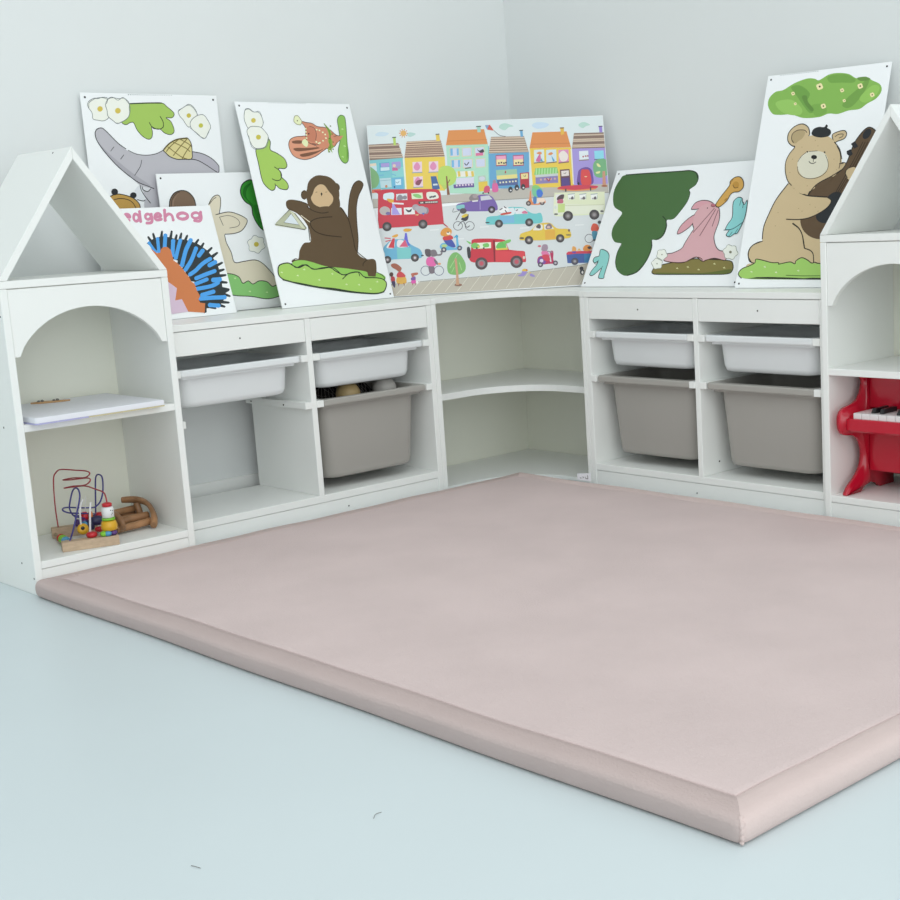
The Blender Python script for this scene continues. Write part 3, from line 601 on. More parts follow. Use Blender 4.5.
(40,1,84,"725 2902 699 2654"),
(40,1,0,"770 2900 749 2871 713 2860 684 2873 679 2903 701 2933 736 2944 765 2930"),
(40,1,0,"744 2652 723 2623 687 2612 658 2625 653 2655 675 2684 710 2695 739 2682"),
(40,1,78,"515 2779 715 2784"),
(40,1,0,"557 2777 537 2750 504 2740 478 2753 473 2780 493 2807 526 2817 552 2805"),
(40,1,0,"757 2783 737 2756 704 2745 678 2758 673 2786 693 2813 726 2823 752 2810"),
],
'monkey':[
(41,1,0,"322 4468 544 4562 661 4593 784 4783 850 4688 791 4466 966 4370 1180 4209 1221 4017 1121 3922 920 3925 959 3798 947 3687 1074 3541 1106 3413 1014 3320 803 3357 702 3454 636 3345 501 3317 332 3494 293 3684 303 4060"),
(1,3,23,"322 4468 544 4562 661 4593 784 4783 850 4688 791 4466 966 4370 1180 4209 1221 4017 1121 3922 920 3925 959 3798 947 3687 1074 3541 1106 3413 1014 3320 803 3357 702 3454 636 3345 501 3317 332 3494 293 3684 303 4060"),
(2,1,23,"787 3975 939 3862 967 3734 889 3609 755 3586 624 3639"),
(2,1,20,"678 3502 697 3439"),
(3,1,0,"256 5566 394 5615 516 5539 693 5525 763 5384 749 5194 629 5082 435 5097 248 5065 192 5189 180 5346"),
(4,3,17,"256 5566 394 5615 516 5539 693 5525 763 5384 749 5194 629 5082 435 5097 248 5065 192 5189 180 5346"),
(42,1,0,"538 5296 519 5263 485 5238 445 5229 410 5238 389 5262 387 5295 406 5328 440 5352 480 5362 516 5353 537 5329"),
(3,1,0,"178 5001 314 5112 478 5123 651 5098 762 4973 819 4846 732 4656 608 4530 348 4500 230 4594 182 4814"),
(4,3,17,"178 5001 314 5112 478 5123 651 5098 762 4973 819 4846 732 4656 608 4530 348 4500 230 4594 182 4814"),
(43,1,0,"577 4820 557 4786 522 4760 480 4751 442 4760 420 4786 419 4820 439 4855 474 4880 516 4890 554 4880 576 4855"),
(8,1,14,"173 5346 275 5598 414 5625 551 5533 733 5542 776 5226"),
(8,1,14,"194 4861 204 4563 359 4474 685 4546 829 4814"),
(44,1,0,"1429 4552 1507 4732 1681 4822 1930 4848 2109 4835 2289 4601 2576 4522 2693 4495 2509 4392 2258 4263 1928 4175 1664 4204 1486 4321"),
(45,3,20,"1429 4552 1507 4732 1681 4822 1930 4848 2109 4835 2289 4601 2576 4522 2693 4495 2509 4392 2258 4263 1928 4175 1664 4204 1486 4321"),
(46,1,0,"1590 4706 1777 4732 1953 4711 1873 4641 1690 4634 1576 4655"),
(46,1,0,"1561 4488 1718 4513 2020 4511 2580 4535 2315 4471 1842 4417 1633 4423"),
(46,1,0,"1740 4319 1980 4364 2362 4419 2597 4483 2348 4367 2048 4278 1798 4254"),
(47,1,0,"2046 5276 2222 5251 2399 5227 2560 5137 2801 5112 2971 5047 3176 4877 3412 4869 3270 4758 3114 4652 2990 4547 2752 4482 2474 4601 2289 4601 2100 4693 2085 4861 2134 5095"),
(45,3,20,"2046 5276 2222 5251 2399 5227 2560 5137 2801 5112 2971 5047 3176 4877 3412 4869 3270 4758 3114 4652 2990 4547 2752 4482 2474 4601 2289 4601 2100 4693 2085 4861 2134 5095"),
(47,1,0,"2372 4679 2768 4652 2693 4495 2422 4523"),
(48,1,0,"2180 5095 2316 5148 2449 5071 2452 4914 2379 4705 2222 4692 2118 4757 2115 4913"),
(49,1,17,"2284 5143 2437 5084 2461 4914 2387 4731"),
(50,1,0,"2227 4921 2220 4910 2207 4901 2193 4898 2180 4901 2172 4909 2172 4921 2179 4933 2191 4941 2206 4945 2218 4941 2226 4933"),
(49,1,17,"3039 4837 3174 4869"),
(49,1,17,"2239 4640 2474 4601"),
(51,1,0,"1796 5299 1861 5429 1971 5443 2025 5366 2061 5276 1991 5185 1873 5197 1812 5248"),
(52,3,17,"1796 5299 1861 5429 1971 5443 2025 5366 2061 5276 1991 5185 1873 5197 1812 5248"),
(53,1,0,"1938 5301 1933 5291 1923 5285 1912 5282 1902 5285 1896 5291 1895 5300 1901 5309 1910 5316 1922 5318 1931 5316 1937 5310"),
(54,1,0,"1899 4680 2015 4770 2104 4706 2094 4615 2027 4537 1935 4589"),
(51,0,43,"2111 5069 2163 5069"),
(51,0,43,"2093 4978 2144 4978"),
(51,0,43,"2086 4887 2138 4887"),
(51,0,43,"2067 4796 2119 4796"),
(51,0,43,"2482 5045 2534 5045"),
(51,0,43,"2575 5024 2628 5025"),
(51,0,43,"2674 4967 2727 4967"),
(51,0,43,"2743 4902 2796 4902"),
(51,0,43,"2739 4797 2792 4797"),
(51,0,43,"2615 4718 2667 4718"),
(51,0,43,"2490 4658 2542 4658"),
(51,0,43,"2374 4684 2426 4684"),
(51,0,43,"2439 4640 2491 4640"),
(55,1,0,"2803 5230 2903 5139 2971 5047 2998 4916 2929 4836 2962 4731 2941 4600 2990 4547 2874 4468 2876 4363 2804 4442 2735 4364 2756 4495 2832 4600 2814 4705 2882 4836 2886 5021"),
(56,1,23,"2819 5230 2933 5021 2929 4836 2862 4652 2851 4442"),
(56,0,34,"3001 5153 3043 5153"),
(56,0,34,"2998 4916 3040 4916"),
(56,0,34,"2851 4784 2894 4784"),
(56,0,34,"2963 4678 3006 4678"),
(56,0,34,"2779 4521 2821 4521"),
(56,0,34,"2905 4468 2947 4468"),
(56,0,34,"2758 4390 2800 4390"),
(57,1,0,"3321 5341 3434 5461 3534 5476 3608 5397 3559 5050 3479 4651 3438 4333 3363 4121 3247 4048 3149 4097 3091 4229 3102 4441 3247 4731 3288 5049"),
(58,3,23,"3321 5341 3434 5461 3534 5476 3608 5397 3559 5050 3479 4651 3438 4333 3363 4121 3247 4048 3149 4097 3091 4229 3102 4441 3247 4731 3288 5049"),
(59,0,0,"3039 4837 3403 4869 3309 4784 3114 4652"),
(60,0,14,"3387 5076 3404 5049"),
(60,0,14,"3434 5091 3417 5055"),
(60,0,14,"3455 5064 3424 5043"),
(60,0,14,"3325 4572 3343 4545"),
(60,0,14,"3373 4587 3356 4551"),
(60,0,14,"3394 4560 3363 4539"),
(60,0,14,"3173 4255 3191 4228"),
(60,0,14,"3220 4270 3203 4234"),
(60,0,14,"3241 4243 3211 4222"),
(61,1,0,"3602 5317 3522 4917 3437 4386 3323 4148 3442 4598"),
(62,1,0,"2900 2457 3021 2795 3180 3177 3413 3451 3590 3521 3706 3466 3642 3294 3428 3040 3280 2700 3150 2145 3056 1720 2935 1384 2806 1477 2783 1949"),
(63,1,23,"2938 1392 3080 1805 3165 2274 3252 2658 3428 3040 3642 3294 3712 3431 3590 3521 3381 3430 3174 3155 3010 2795 2905 2456"),
(62,1,0,"1681 3151 1648 3085 1593 3038 1533 3022 1482 3041 1454 3091 1457 3158 1490 3223 1544 3271 1605 3287 1656 3268 1684 3218"),
(62,1,0,"2851 3331 2812 3264 2742 3216 2661 3200 2590 3220 2549 3271 2547 3339 2586 3406 2656 3454 2737 3471 2808 3451 2850 3400"),
(63,1,20,"2633 3464 2790 3444 2831 3315 2722 3198"),
(63,1,20,"1619 3283 1499 3202 1465 3078 1562 3021"),
(62,1,0,"887 2910 962 3011 1183 3024 1590 2907 1647 2759 2056 2617 2369 2478 2703 2763 2875 2458 2924 1899 2935 1384 3196 1196 3455 1180 3522 1046 3388 666 3135 705 3088 816 2401 948 1621 1043 1304 1147 695 1228 676 1333 870 1341 984 1582 1184 1778 1412 1808 1455 2056 1452 2223 1326 2479 1154 2652 919 2764"),
(62,1,0,"2778 3124 2622 2847 2354 2651 2047 2588 1784 2673 1634 2880 1633 3157 1784 3429 2046 3627 2353 3696 2621 3615 2778 3406"),
(62,1,0,"1652 3135 1803 3509 2102 3692 2401 3686 2611 3533 2720 3189 2727 2848 2567 2640 2193 2570 1771 2670 1621 2843"),
(64,1,0,"1979 3336 2156 3437 2325 3412 2429 3240 2533 3067 2461 2899 2248 2771 2025 2779 1828 2878 1766 3048 1859 3171"),
(65,1,0,"2191 3162 2181 3143 2167 3130 2150 3125 2137 3130 2130 3144 2131 3163 2140 3182 2155 3196 2171 3200 2185 3195 2192 3181"),
(65,1,17,"2161 3163 2144 3100"),
(66,1,14,"1969 3210 2034 3229"),
(66,1,14,"2309 3209 2373 3220"),
(62,1,0,"2689 2529 2583 2406 2364 2322 2093 2299 1843 2344 1680 2443 1645 2570 1748 2692 1962 2777 2232 2801 2485 2758 2653 2658"),
(67,1,26,"1567 2824 1728 2693 2004 2611 2260 2631"),
(67,1,26,"2347 2487 1917 2475 1624 2404 1541 2282 1661 2088 1976 1967 2509 1886"),
(67,1,26,"1457 2244 1431 2057 1403 1829"),
(67,1,26,"2701 2755 2888 2414 2901 1814 2908 1471 3215 1173"),
(67,1,23,"3215 1173 3057 1076 3023 992"),
(67,1,23,"659 1272 752 1348 847 1342"),
(67,1,23,"1586 2895 1364 2977 1085 3019"),
(68,1,26,"1293 2572 1540 2365"),
(62,0,0,"911 2909 1154 2652 1282 2855"),
(69,0,0,"938 2743 1125 2632 1382 2185 1287 2156 372 2322 415 2393"),
(70,0,0,"981 2638 675 2390 1170 2298"),
(71,0,0,"989 2699 1095 2613 1325 2208 1250 2199 1156 2303 980 2634"),
(72,0,20,"952 2742 372 2354 1311 2155 1373 2206 1101 2633"),
(72,2,17,"981 2638 675 2390 1170 2298"),
(62,1,0,"1297 2875 1251 2806 1164 2757 1058 2742 963 2765 904 2818 896 2889 941 2957 1028 3006 1134 3022 1229 3000 1289 2946"),
(73,1,0,"654 1252 957 1302 1278 1232 1730 1078 2407 969 3042 841 3179 767 3594 738 3703 556 2981 437 1530 714 641 1026"),
(74,1,0,"139 1101 240 1217 510 1249 674 1147 828 1096 1088 1162 1271 1025 1615 1022 1866 1027 2035 910 2279 787 2573 830 2830 825 2995 672 3401 621 3624 562 3719 425 3579 218 3323 161 2915 206 2421 288 1848 418 1371 497 778 646 330 761 131 898"),
(1,3,31,"139 1101 240 1217 510 1249 674 1147 828 1096 1088 1162 1271 1025 1615 1022 1866 1027 2035 910 2279 787 2573 830 2830 825 2995 672 3401 621 3624 562 3719 425 3579 218 3323 161 2915 206 2421 288 1848 418 1371 497 778 646 330 761 131 898"),
(62,0,0,"3112 900 3474 876 3385 657 3129 684"),
(75,1,26,"601 1234 733 1102 1016 1166 1319 1021 1621 1043 1965 1020 2204 792"),
(75,1,26,"2195 666 2466 816 2781 837 2822 706"),
(75,1,26,"2989 651 3503 605 3690 514"),
(75,1,40,"200 803 772 625 1460 461 2415 268 3217 161 3573 197"),
(75,1,23,"3450 791 3675 645 3680 514"),
(76,0,14,"201 1015 216 989"),
(76,0,14,"243 1027 227 994"),
(76,0,14,"262 1000 234 982"),
(76,0,14,"691 891 707 864"),
(76,0,14,"734 902 718 869"),
(76,0,14,"753 875 725 857"),
(76,0,14,"950 1046 966 1020"),
(76,0,14,"994 1058 978 1024"),
(76,0,14,"1013 1031 985 1013"),
(76,0,14,"1373 718 1390 690"),
(76,0,14,"1418 729 1401 695"),
(76,0,14,"1437 701 1408 683"),
(76,0,14,"1860 859 1877 831"),
(76,0,14,"1905 870 1888 836"),
(76,0,14,"1925 843 1896 824"),
(76,0,14,"2261 521 2278 494"),
(76,0,14,"2307 533 2290 499"),
(76,0,14,"2327 505 2297 486"),
(76,0,14,"2697 480 2714 452"),
(76,0,14,"2743 491 2726 457"),
(76,0,14,"2764 463 2733 445"),
(76,0,14,"3069 323 3087 295"),
(76,0,14,"3116 334 3099 300"),
(76,0,14,"3137 306 3106 287"),
(76,0,14,"3361 516 3379 488"),
(76,0,14,"3409 528 3391 493"),
(76,0,14,"3430 499 3399 481"),
(22,0,28,"1090 5812 1123 5812"),
(22,0,28,"1164 5812 1198 5812"),
(22,0,28,"1239 5812 1272 5812"),
(22,0,28,"1313 5812 1347 5812"),
(22,0,28,"1388 5812 1422 5812"),
(22,0,28,"1463 5812 1497 5812"),
(22,0,28,"1538 5812 1572 5812"),
(22,0,28,"1613 5812 1647 5812"),
(22,0,28,"1689 5812 1723 5812"),
(22,0,28,"1765 5812 1799 5812"),
(22,0,28,"1841 5812 1875 5812"),
(22,0,28,"1917 5812 1951 5812"),
(22,0,28,"1993 5812 2027 5812"),
(22,0,28,"2070 5812 2104 5812"),
(22,0,28,"2147 5812 2181 5812"),
(22,0,28,"2224 5812 2258 5812"),
(22,0,28,"2301 5812 2335 5812"),
],
'rabbit':[
(77,1,0,"440 3660 1362 3676 2117 3647 2531 3657 2891 3656 3149 3573 3289 3388 3263 3169 3084 3025 3149 2911 3139 2648 2989 2347 2816 2113 2581 2078 2652 1877 2632 1614 2478 1465 2245 1458 2329 1227 2288 834 2100 486 1830 357 1562 359 1251 539 1096 808 1060 1121 1131 1366 830 1441 621 1673 584 1946 704 2215 754 2404 395 2593 221 2877 165 3204 269 3522"),
(78,1,0,"413 3657 1337 3673 2092 3644 2506 3654 2867 3653 3125 3570 3264 3385 3238 3166 3060 3022 3125 2908 3115 2645 2965 2344 2791 2109 2556 2074 2627 1873 2607 1611 2453 1461 2220 1454 2304 1224 2264 830 2075 482 1805 353 1536 355 1226 534 1070 804 1034 1117 1105 1362 804 1437 595 1669 558 1942 677 2211 728 2401 369 2590 195 2874 138 3200 242 3519"),
(79,1,30,"2366 2214 2535 2075 2622 1830 2571 1568 2374 1463"),
(79,1,36,"413 3657 1343 3655 2509 3645 2870 3644 3128 3561 3254 3386"),
(79,1,39,"2224 1445 2315 1179 2253 786 2030 460 1701 345"),
(79,1,24,"1105 1362 1042 1095 1076 803 1176 624"),
(80,1,0,"340 1199 582 1149 745 1010 795 808 797 584 800 360 810 262 613 272 589 406 603 586 460 452 330 355 206 387 257 544 364 701 377 814 257 761 162 862 211 952 352 995"),
(1,3,24,"340 1199 582 1149 745 1010 795 808 797 584 800 360 810 262 613 272 589 406 603 586 460 452 330 355 206 387 257 544 364 701 377 814 257 761 162 862 211 952 352 995"),
(81,1,18,"257 761 327 724 387 859"),
(81,1,18,"600 595 633 653"),
(82,1,0,"2599 492 2695 605 2940 679 3363 749 3993 833 4648 804 5252 758 5413 646 5453 464 5300 363 4588 354 3720 361 2916 367 2656 396"),
(1,3,27,"2599 492 2695 605 2940 679 3363 749 3993 833 4648 804 5252 758 5413 646 5453 464 5300 363 4588 354 3720 361 2916 367 2656 396"),
(83,1,0,"2806 421 3704 406 4570 406 5379 501 5297 371 4585 362 3717 369 2913 375"),
(84,1,0,"2876 984 3172 1036 3439 1163 3506 1351 3623 1652 3672 1764 3574 1919 3530 2112 3575 2301 3731 2485 3927 2553 4110 2525 4317 2421 4433 2228 4492 1963 4473 1701 4485 1476 4638 1212 4810 1078 5040 1018 5120 778 4855 819 4678 841 4440 789 4323 753 4061 888 3831 798 3718 743 3414 729 2944 793"),
(1,3,24,"2876 984 3172 1036 3439 1163 3506 1351 3623 1652 3672 1764 3574 1919 3530 2112 3575 2301 3731 2485 3927 2553 4110 2525 4317 2421 4433 2228 4492 1963 4473 1701 4485 1476 4638 1212 4810 1078 5040 1018 5120 778 4855 819 4678 841 4440 789 4323 753 4061 888 3831 798 3718 743 3414 729 2944 793"),
(85,1,0,"3362 2406 3436 2575 3631 2651 3900 2630 4110 2525 3858 2499 3631 2394 3459 2382"),
(1,3,24,"3362 2406 3436 2575 3631 2651 3900 2630 4110 2525 3858 2499 3631 2394 3459 2382"),
(85,1,0,"3120 1628 3152 1857 3341 2081 3564 2206 3592 1995 3512 1845 3303 1680"),
(1,3,24,"3120 1628 3152 1857 3341 2081 3564 2206 3592 1995 3512 1845 3303 1680"),
(84,1,0,"3552 2111 3575 2301 3731 2485 4022 2529 4171 2087 3818 1721 3597 1919"),
(86,1,24,"4199 2389 3996 2094 3689 1650"),
(86,1,24,"4255 2348 4122 1976 3960 1536"),
(86,1,24,"4349 2326 4324 2082 4305 1819"),
(87,1,0,"3966 2399 3966 2389 3961 2383 3950 2380 3939 2383 3928 2391 3922 2401 3921 2410 3927 2417 3937 2419 3949 2416 3960 2409"),
(88,1,0,"4214 2471 4211 2445 4186 2427 4145 2421 4098 2430 4059 2452 4039 2479 4041 2506 4067 2524 4108 2529 4155 2520 4193 2499"),
(86,1,21,"4041 2471 4142 2429 4217 2464"),
(89,1,0,"4210 2483 4301 2725 4490 3056 4482 3209 4615 3322 4785 3319 4936 3182 4998 2991 4892 2865 4727 2855 4623 2784 4557 2599 4360 2419"),
(1,3,27,"4210 2483 4301 2725 4490 3056 4482 3209 4615 3322 4785 3319 4936 3182 4998 2991 4892 2865 4727 2855 4623 2784 4557 2599 4360 2419"),
(90,1,0,"4827 3075 4830 3022 4802 2985 4751 2974 4690 2991 4636 3033 4603 3088 4601 3141 4629 3178 4680 3189 4741 3172 4795 3130"),
(91,1,24,"4608 3088 4704 2988 4827 3000"),
(92,1,0,"4574 2674 4581 2656 4572 2634 4550 2612 4521 2598 4492 2594 4471 2603 4464 2621 4472 2643 4494 2665 4524 2679 4553 2683"),
(91,1,18,"4508 3131 4574 3317"),
(93,1,0,"4823 2437 4815 2587 4930 2686 5068 2650 5126 2535 5214 2456 5268 2584 5323 2377 5354 2153 5344 1932 5265 1602 5153 1561 5034 1480 4888 1539 4944 1686 4810 1709 4839 1875 4920 2077"),
(1,3,24,"4823 2437 4815 2587 4930 2686 5068 2650 5126 2535 5214 2456 5268 2584 5323 2377 5354 2153 5344 1932 5265 1602 5153 1561 5034 1480 4888 1539 4944 1686 4810 1709 4839 1875 4920 2077"),
(94,1,24,"4753 1692 5059 1720 5364 1931"),
(94,1,18,"5059 2613 5057 2426"),
(94,1,18,"5168 2533 5188 2346"),
(94,1,18,"5006 1499 5069 1627"),
(94,1,18,"5174 1561 5228 1714"),
(3,1,0,"2985 982 3000 929 2963 894 2930 865 2904 824 2847 812 2781 842 2725 868 2658 889 2607 936 2604 989 2601 1035 2586 1089 2613 1130 2677 1133 2732 1134 2789 1146 2856 1125 2899 1073 2935 1029"),
(95,3,15,"2985 982 3000 929 2963 894 2930 865 2904 824 2847 812 2781 842 2725 868 2658 889 2607 936 2604 989 2601 1035 2586 1089 2613 1130 2677 1133 2732 1134 2789 1146 2856 1125 2899 1073 2935 1029"),
(96,1,0,"2808 986 2806 972 2792 967 2774 973 2762 986 2764 1000 2778 1005 2796 999"),
(3,1,0,"2888 698 2894 652 2910 596 2880 557 2815 554 2760 549 2701 536 2634 560 2590 612 2550 656 2497 703 2486 758 2525 793 2555 826 2582 868 2642 877 2710 846 2768 822 2837 801 2885 752"),
(95,3,15,"2888 698 2894 652 2910 596 2880 557 2815 554 2760 549 2701 536 2634 560 2590 612 2550 656 2497 703 2486 758 2525 793 2555 826 2582 868 2642 877 2710 846 2768 822 2837 801 2885 752"),
(96,1,0,"2729 700 2727 687 2713 681 2695 687 2683 701 2685 714 2699 720 2717 714"),
(3,1,0,"5458 1010 5482 950 5443 909 5409 876 5396 823 5350 790 5276 810 5213 829 5147 827 5076 854 5040 916 5012 969 4957 1020 4933 1081 4971 1122 5007 1156 5019 1209 5066 1242 5140 1221 5203 1201 5270 1204 5340 1175 5376 1114 5404 1061"),
(95,3,15,"5458 1010 5482 950 5443 909 5409 876 5396 823 5350 790 5276 810 5213 829 5147 827 5076 854 5040 916 5012 969 4957 1020 4933 1081 4971 1122 5007 1156 5019 1209 5066 1242 5140 1221 5203 1201 5270 1204 5340 1175 5376 1114 5404 1061"),
(97,1,0,"5255 1014 5251 986 5222 975 5185 987 5162 1016 5166 1045 5195 1056 5232 1043"),
(98,0,15,"3457 566 3493 538"),
(98,0,15,"3496 581 3501 544"),
(98,0,15,"3534 553 3517 532"),
(98,0,15,"3829 600 3864 572"),
(98,0,15,"3867 614 3872 578"),
(98,0,15,"3905 586 3887 565"),
(98,0,15,"4241 513 4275 485"),
(98,0,15,"4278 528 4284 491"),
(98,0,15,"4316 500 4299 479"),
(98,0,15,"4738 685 4772 657"),
(98,0,15,"4775 699 4780 663"),
(98,0,15,"4812 671 4795 651"),
(98,0,15,"5117 559 5150 531"),
(98,0,15,"5154 573 5159 537"),
(98,0,15,"5190 546 5173 525"),
(99,1,21,"2947 785 3418 718 3721 736 4064 880 4276 828 4349 742 4599 823 5036 780"),
],
'bear':[
(100,1,0,"150 4997 150 5213 317 5370 552 5399 859 5552 1221 5643 1459 5619 1608 5561 1864 5682 2134 5703 2460 5639 2707 5501 2970 5515 3165 5400 3403 5273 3483 5102 3375 4908 3132 4787 2933 4662 2624 4648 2320 4583 2043 4616 1780 4547 1313 4561 914 4693 577 4709 327 4766"),
(101,1,0,"782 5453 1063 5468 1387 5223 1336 4974 1609 4738 1478 4686 1256 4896 1020 5173"),
(102,1,0,"1871 5639 2323 5654 2663 5493 2635 5393 2270 5430 1946 5463"),
(103,1,0,"2523 4989 2837 5248 3020 5477 3086 5347 2923 4992 2655 4728 2421 4790"),
(104,1,0,"371 5063 842 5105 1223 4815 1157 4651 665 4758"),
(105,1,0,"2885 4954 3188 5254 3416 5190 3324 4954 3084 4812"),
(106,1,0,"2728 5507 2971 5511 3117 5426 2854 5412"),
(107,1,0,"1493 4875 1814 4888 1989 4662 1681 4584"),
(108,1,0,"1163 5160 1303 5168 1380 4991 1578 4783 1518 4725 1296 4935"),
(109,1,0,"1752 5373 1760 5336 1735 5314 1702 5306 1671 5295 1631 5298 1599 5327 1581 5360 1560 5392 1552 5429 1578 5452 1611 5459 1641 5470 1682 5468 1714 5438 1731 5405"),
(109,3,5,"1752 5373 1760 5336 1735 5314 1702 5306 1671 5295 1631 5298 1599 5327 1581 5360 1560 5392 1552 5429 1578 5452 1611 5459 1641 5470 1682 5468 1714 5438 1731 5405"),
(110,1,0,"1687 5380 1682 5360 1661 5354 1638 5365 1625 5386 1631 5405 1652 5411 1675 5401"),
(109,1,0,"2930 5268 2936 5238 2916 5220 2890 5214 2866 5205 2835 5207 2809 5231 2796 5257 2779 5283 2773 5312 2793 5330 2819 5336 2843 5345 2875 5343 2900 5320 2913 5293"),
(109,3,5,"2930 5268 2936 5238 2916 5220 2890 5214 2866 5205 2835 5207 2809 5231 2796 5257 2779 5283 2773 5312 2793 5330 2819 5336 2843 5345 2875 5343 2900 5320 2913 5293"),
(110,1,0,"2879 5273 2874 5257 2858 5252 2840 5261 2830 5278 2835 5293 2851 5298 2869 5289"),
(109,1,0,"1933 4826 1939 4798 1920 4781 1895 4775 1871 4766 1840 4768 1816 4790 1802 4815 1786 4840 1780 4868 1799 4886 1825 4892 1848 4900 1879 4899 1904 4876 1917 4851"),
(109,3,5,"1933 4826 1939 4798 1920 4781 1895 4775 1871 4766 1840 4768 1816 4790 1802 4815 1786 4840 1780 4868 1799 4886 1825 4892 1848 4900 1879 4899 1904 4876 1917 4851"),
(110,1,0,"1884 4831 1879 4816 1863 4811 1846 4819 1836 4835 1840 4850 1856 4855 1874 4847"),
(109,1,0,"929 5263 934 5243 920 5230 901 5226 884 5220 861 5221 843 5238 833 5256 822 5274 817 5294 831 5307 850 5311 867 5317 890 5315 908 5299 918 5281"),
(109,3,5,"929 5263 934 5243 920 5230 901 5226 884 5220 861 5221 843 5238 833 5256 822 5274 817 5294 831 5307 850 5311 867 5317 890 5315 908 5299 918 5281"),
(110,1,0,"893 5267 890 5256 878 5253 865 5259 858 5270 861 5281 873 5284 886 5278"),
(109,1,0,"2397 5209 2401 5187 2387 5174 2368 5169 2350 5163 2327 5164 2308 5182 2298 5201 2286 5219 2282 5241 2296 5254 2315 5259 2333 5265 2356 5264 2375 5246 2385 5227"),
(109,3,5,"2397 5209 2401 5187 2387 5174 2368 5169 2350 5163 2327 5164 2308 5182 2298 5201 2286 5219 2282 5241 2296 5254 2315 5259 2333 5265 2356 5264 2375 5246 2385 5227"),
(110,1,0,"2360 5212 2356 5201 2344 5197 2331 5204 2324 5216 2327 5227 2339 5231 2352 5224"),
(109,1,0,"3298 5001 3303 4977 3287 4962 3266 4957 3246 4949 3220 4951 3200 4970 3188 4992 3175 5013 3170 5038 3186 5053 3208 5058 3227 5065 3253 5063 3274 5044 3285 5022"),
(109,3,5,"3298 5001 3303 4977 3287 4962 3266 4957 3246 4949 3220 4951 3200 4970 3188 4992 3175 5013 3170 5038 3186 5053 3208 5058 3227 5065 3253 5063 3274 5044 3285 5022"),
(110,1,0,"3257 5005 3253 4992 3240 4988 3225 4995 3217 5009 3221 5022 3234 5026 3249 5019"),
(109,1,0,"2495 4921 2498 4904 2487 4894 2473 4891 2459 4885 2442 4887 2427 4900 2420 4914 2410 4929 2407 4945 2418 4955 2433 4959 2446 4964 2464 4963 2478 4950 2486 4935"),
(109,3,5,"2495 4921 2498 4904 2487 4894 2473 4891 2459 4885 2442 4887 2427 4900 2420 4914 2410 4929 2407 4945 2418 4955 2433 4959 2446 4964 2464 4963 2478 4950 2486 4935"),
(110,1,0,"2466 4923 2464 4915 2455 4912 2445 4917 2439 4926 2442 4934 2451 4937 2461 4933"),
(109,1,0,"1033 4972 1036 4957 1026 4947 1012 4944 999 4940 982 4941 969 4953 961 4966 952 4979 949 4995 960 5004 973 5007 986 5012 1003 5011 1017 4999 1024 4985"),
(109,3,5,"1033 4972 1036 4957 1026 4947 1012 4944 999 4940 982 4941 969 4953 961 4966 952 4979 949 4995 960 5004 973 5007 986 5012 1003 5011 1017 4999 1024 4985"),
(110,1,0,"1006 4975 1003 4967 995 4964 985 4968 980 4977 982 4985 991 4987 1000 4983"),
(111,1,0,"2516 3217 2700 3264 2839 3197 2932 3016 2695 2913"),
(1,3,21,"2516 3217 2700 3264 2839 3197 2932 3016 2695 2913"),
(112,1,0,"628 1309 618 1599 698 1958 867 2385 1159 2804 1362 2792 1974 2688 2403 2454 3195 2276 3739 1222 3866 435 674 479 336 520 275 630 629 732 652 948"),
(113,1,0,"1802 2430 1941 2654 2114 2787 2404 2912 2684 3072 2803 3275 2872 3552 2946 3792 3129 4059 3302 4150 3513 3994 3495 3647 3337 3241 3120 2732 3043 2283 3021 1728 2824 1317 2528 1256 2289 1298 2036 1411 1853 1558 1737 1775"),
(1,3,26,"1802 2430 1941 2654 2114 2787 2404 2912 2684 3072 2803 3275 2872 3552 2946 3792 3129 4059 3302 4150 3513 3994 3495 3647 3337 3241 3120 2732 3043 2283 3021 1728 2824 1317 2528 1256 2289 1298 2036 1411 1853 1558 1737 1775"),
(113,1,0,"2869 1733 2833 1491 2652 1318 2373 1260 2068 1335 1820 1524 1697 1776 1734 2024 1921 2198 2205 2252 2509 2172 2751 1982"),
(114,1,0,"2382 2349 2553 2482 2746 2472 2929 2288 2860 2012 2677 1740 2418 1680 2211 1758 2147 1901 2307 2106"),
(114,1,0,"3344 3921 3296 3868 3236 3845 3181 3858 3146 3903 3140 3969 3165 4037 3214 4090 3273 4113 3328 4100 3363 4055 3369 3989"),
(115,1,19,"2597 2444 2850 2992 3029 3401 3175 3775"),
(115,1,19,"2653 2442 2919 2988 3098 3396 3244 3770"),
(115,1,19,"2709 2439 2988 2984 3166 3391 3312 3765"),
(114,0,0,"2749 3560 2855 3605 2942 3470 2865 3412 2769 3481"),
(114,0,0,"2840 3747 2943 3810 3062 3661 2957 3609"),
(112,1,0,"3192 2937 3182 2847 3127 2783 3039 2764 2944 2794 2865 2865 2825 2958 2835 3049 2891 3112 2979 3131 3075 3101 3152 3030"),
(116,1,19,"2893 2849 2804 2994 2871 3096 3015 3139"),
(112,1,0,"1245 1847 1266 2187 1527 2533 1779 2449 2102 2398 2379 2367 2511 2273 2457 2135 2253 1967 1963 1837 1651 1814"),
(116,1,29,"628 1309 611 1635 698 1958 867 2385 1160 2796"),
(116,1,34,"1547 2532 1780 2442 2102 2398 2379 2370"),
(116,1,26,"2379 2370 2519 2272 2460 2117 2253 1967 1961 1845 1652 1807 1269 1828"),
(116,1,26,"1470 1706 1694 1563 1824 1382 1932 1096 2021 812"),
(112,1,0,"961 3939 922 4160 1055 4332 1284 4404 1479 4315 1568 4146 1546 4040 1375 3872 1168 3797"),
(1,3,26,"961 3939 922 4160 1055 4332 1284 4404 1479 4315 1568 4146 1546 4040 1375 3872 1168 3797"),
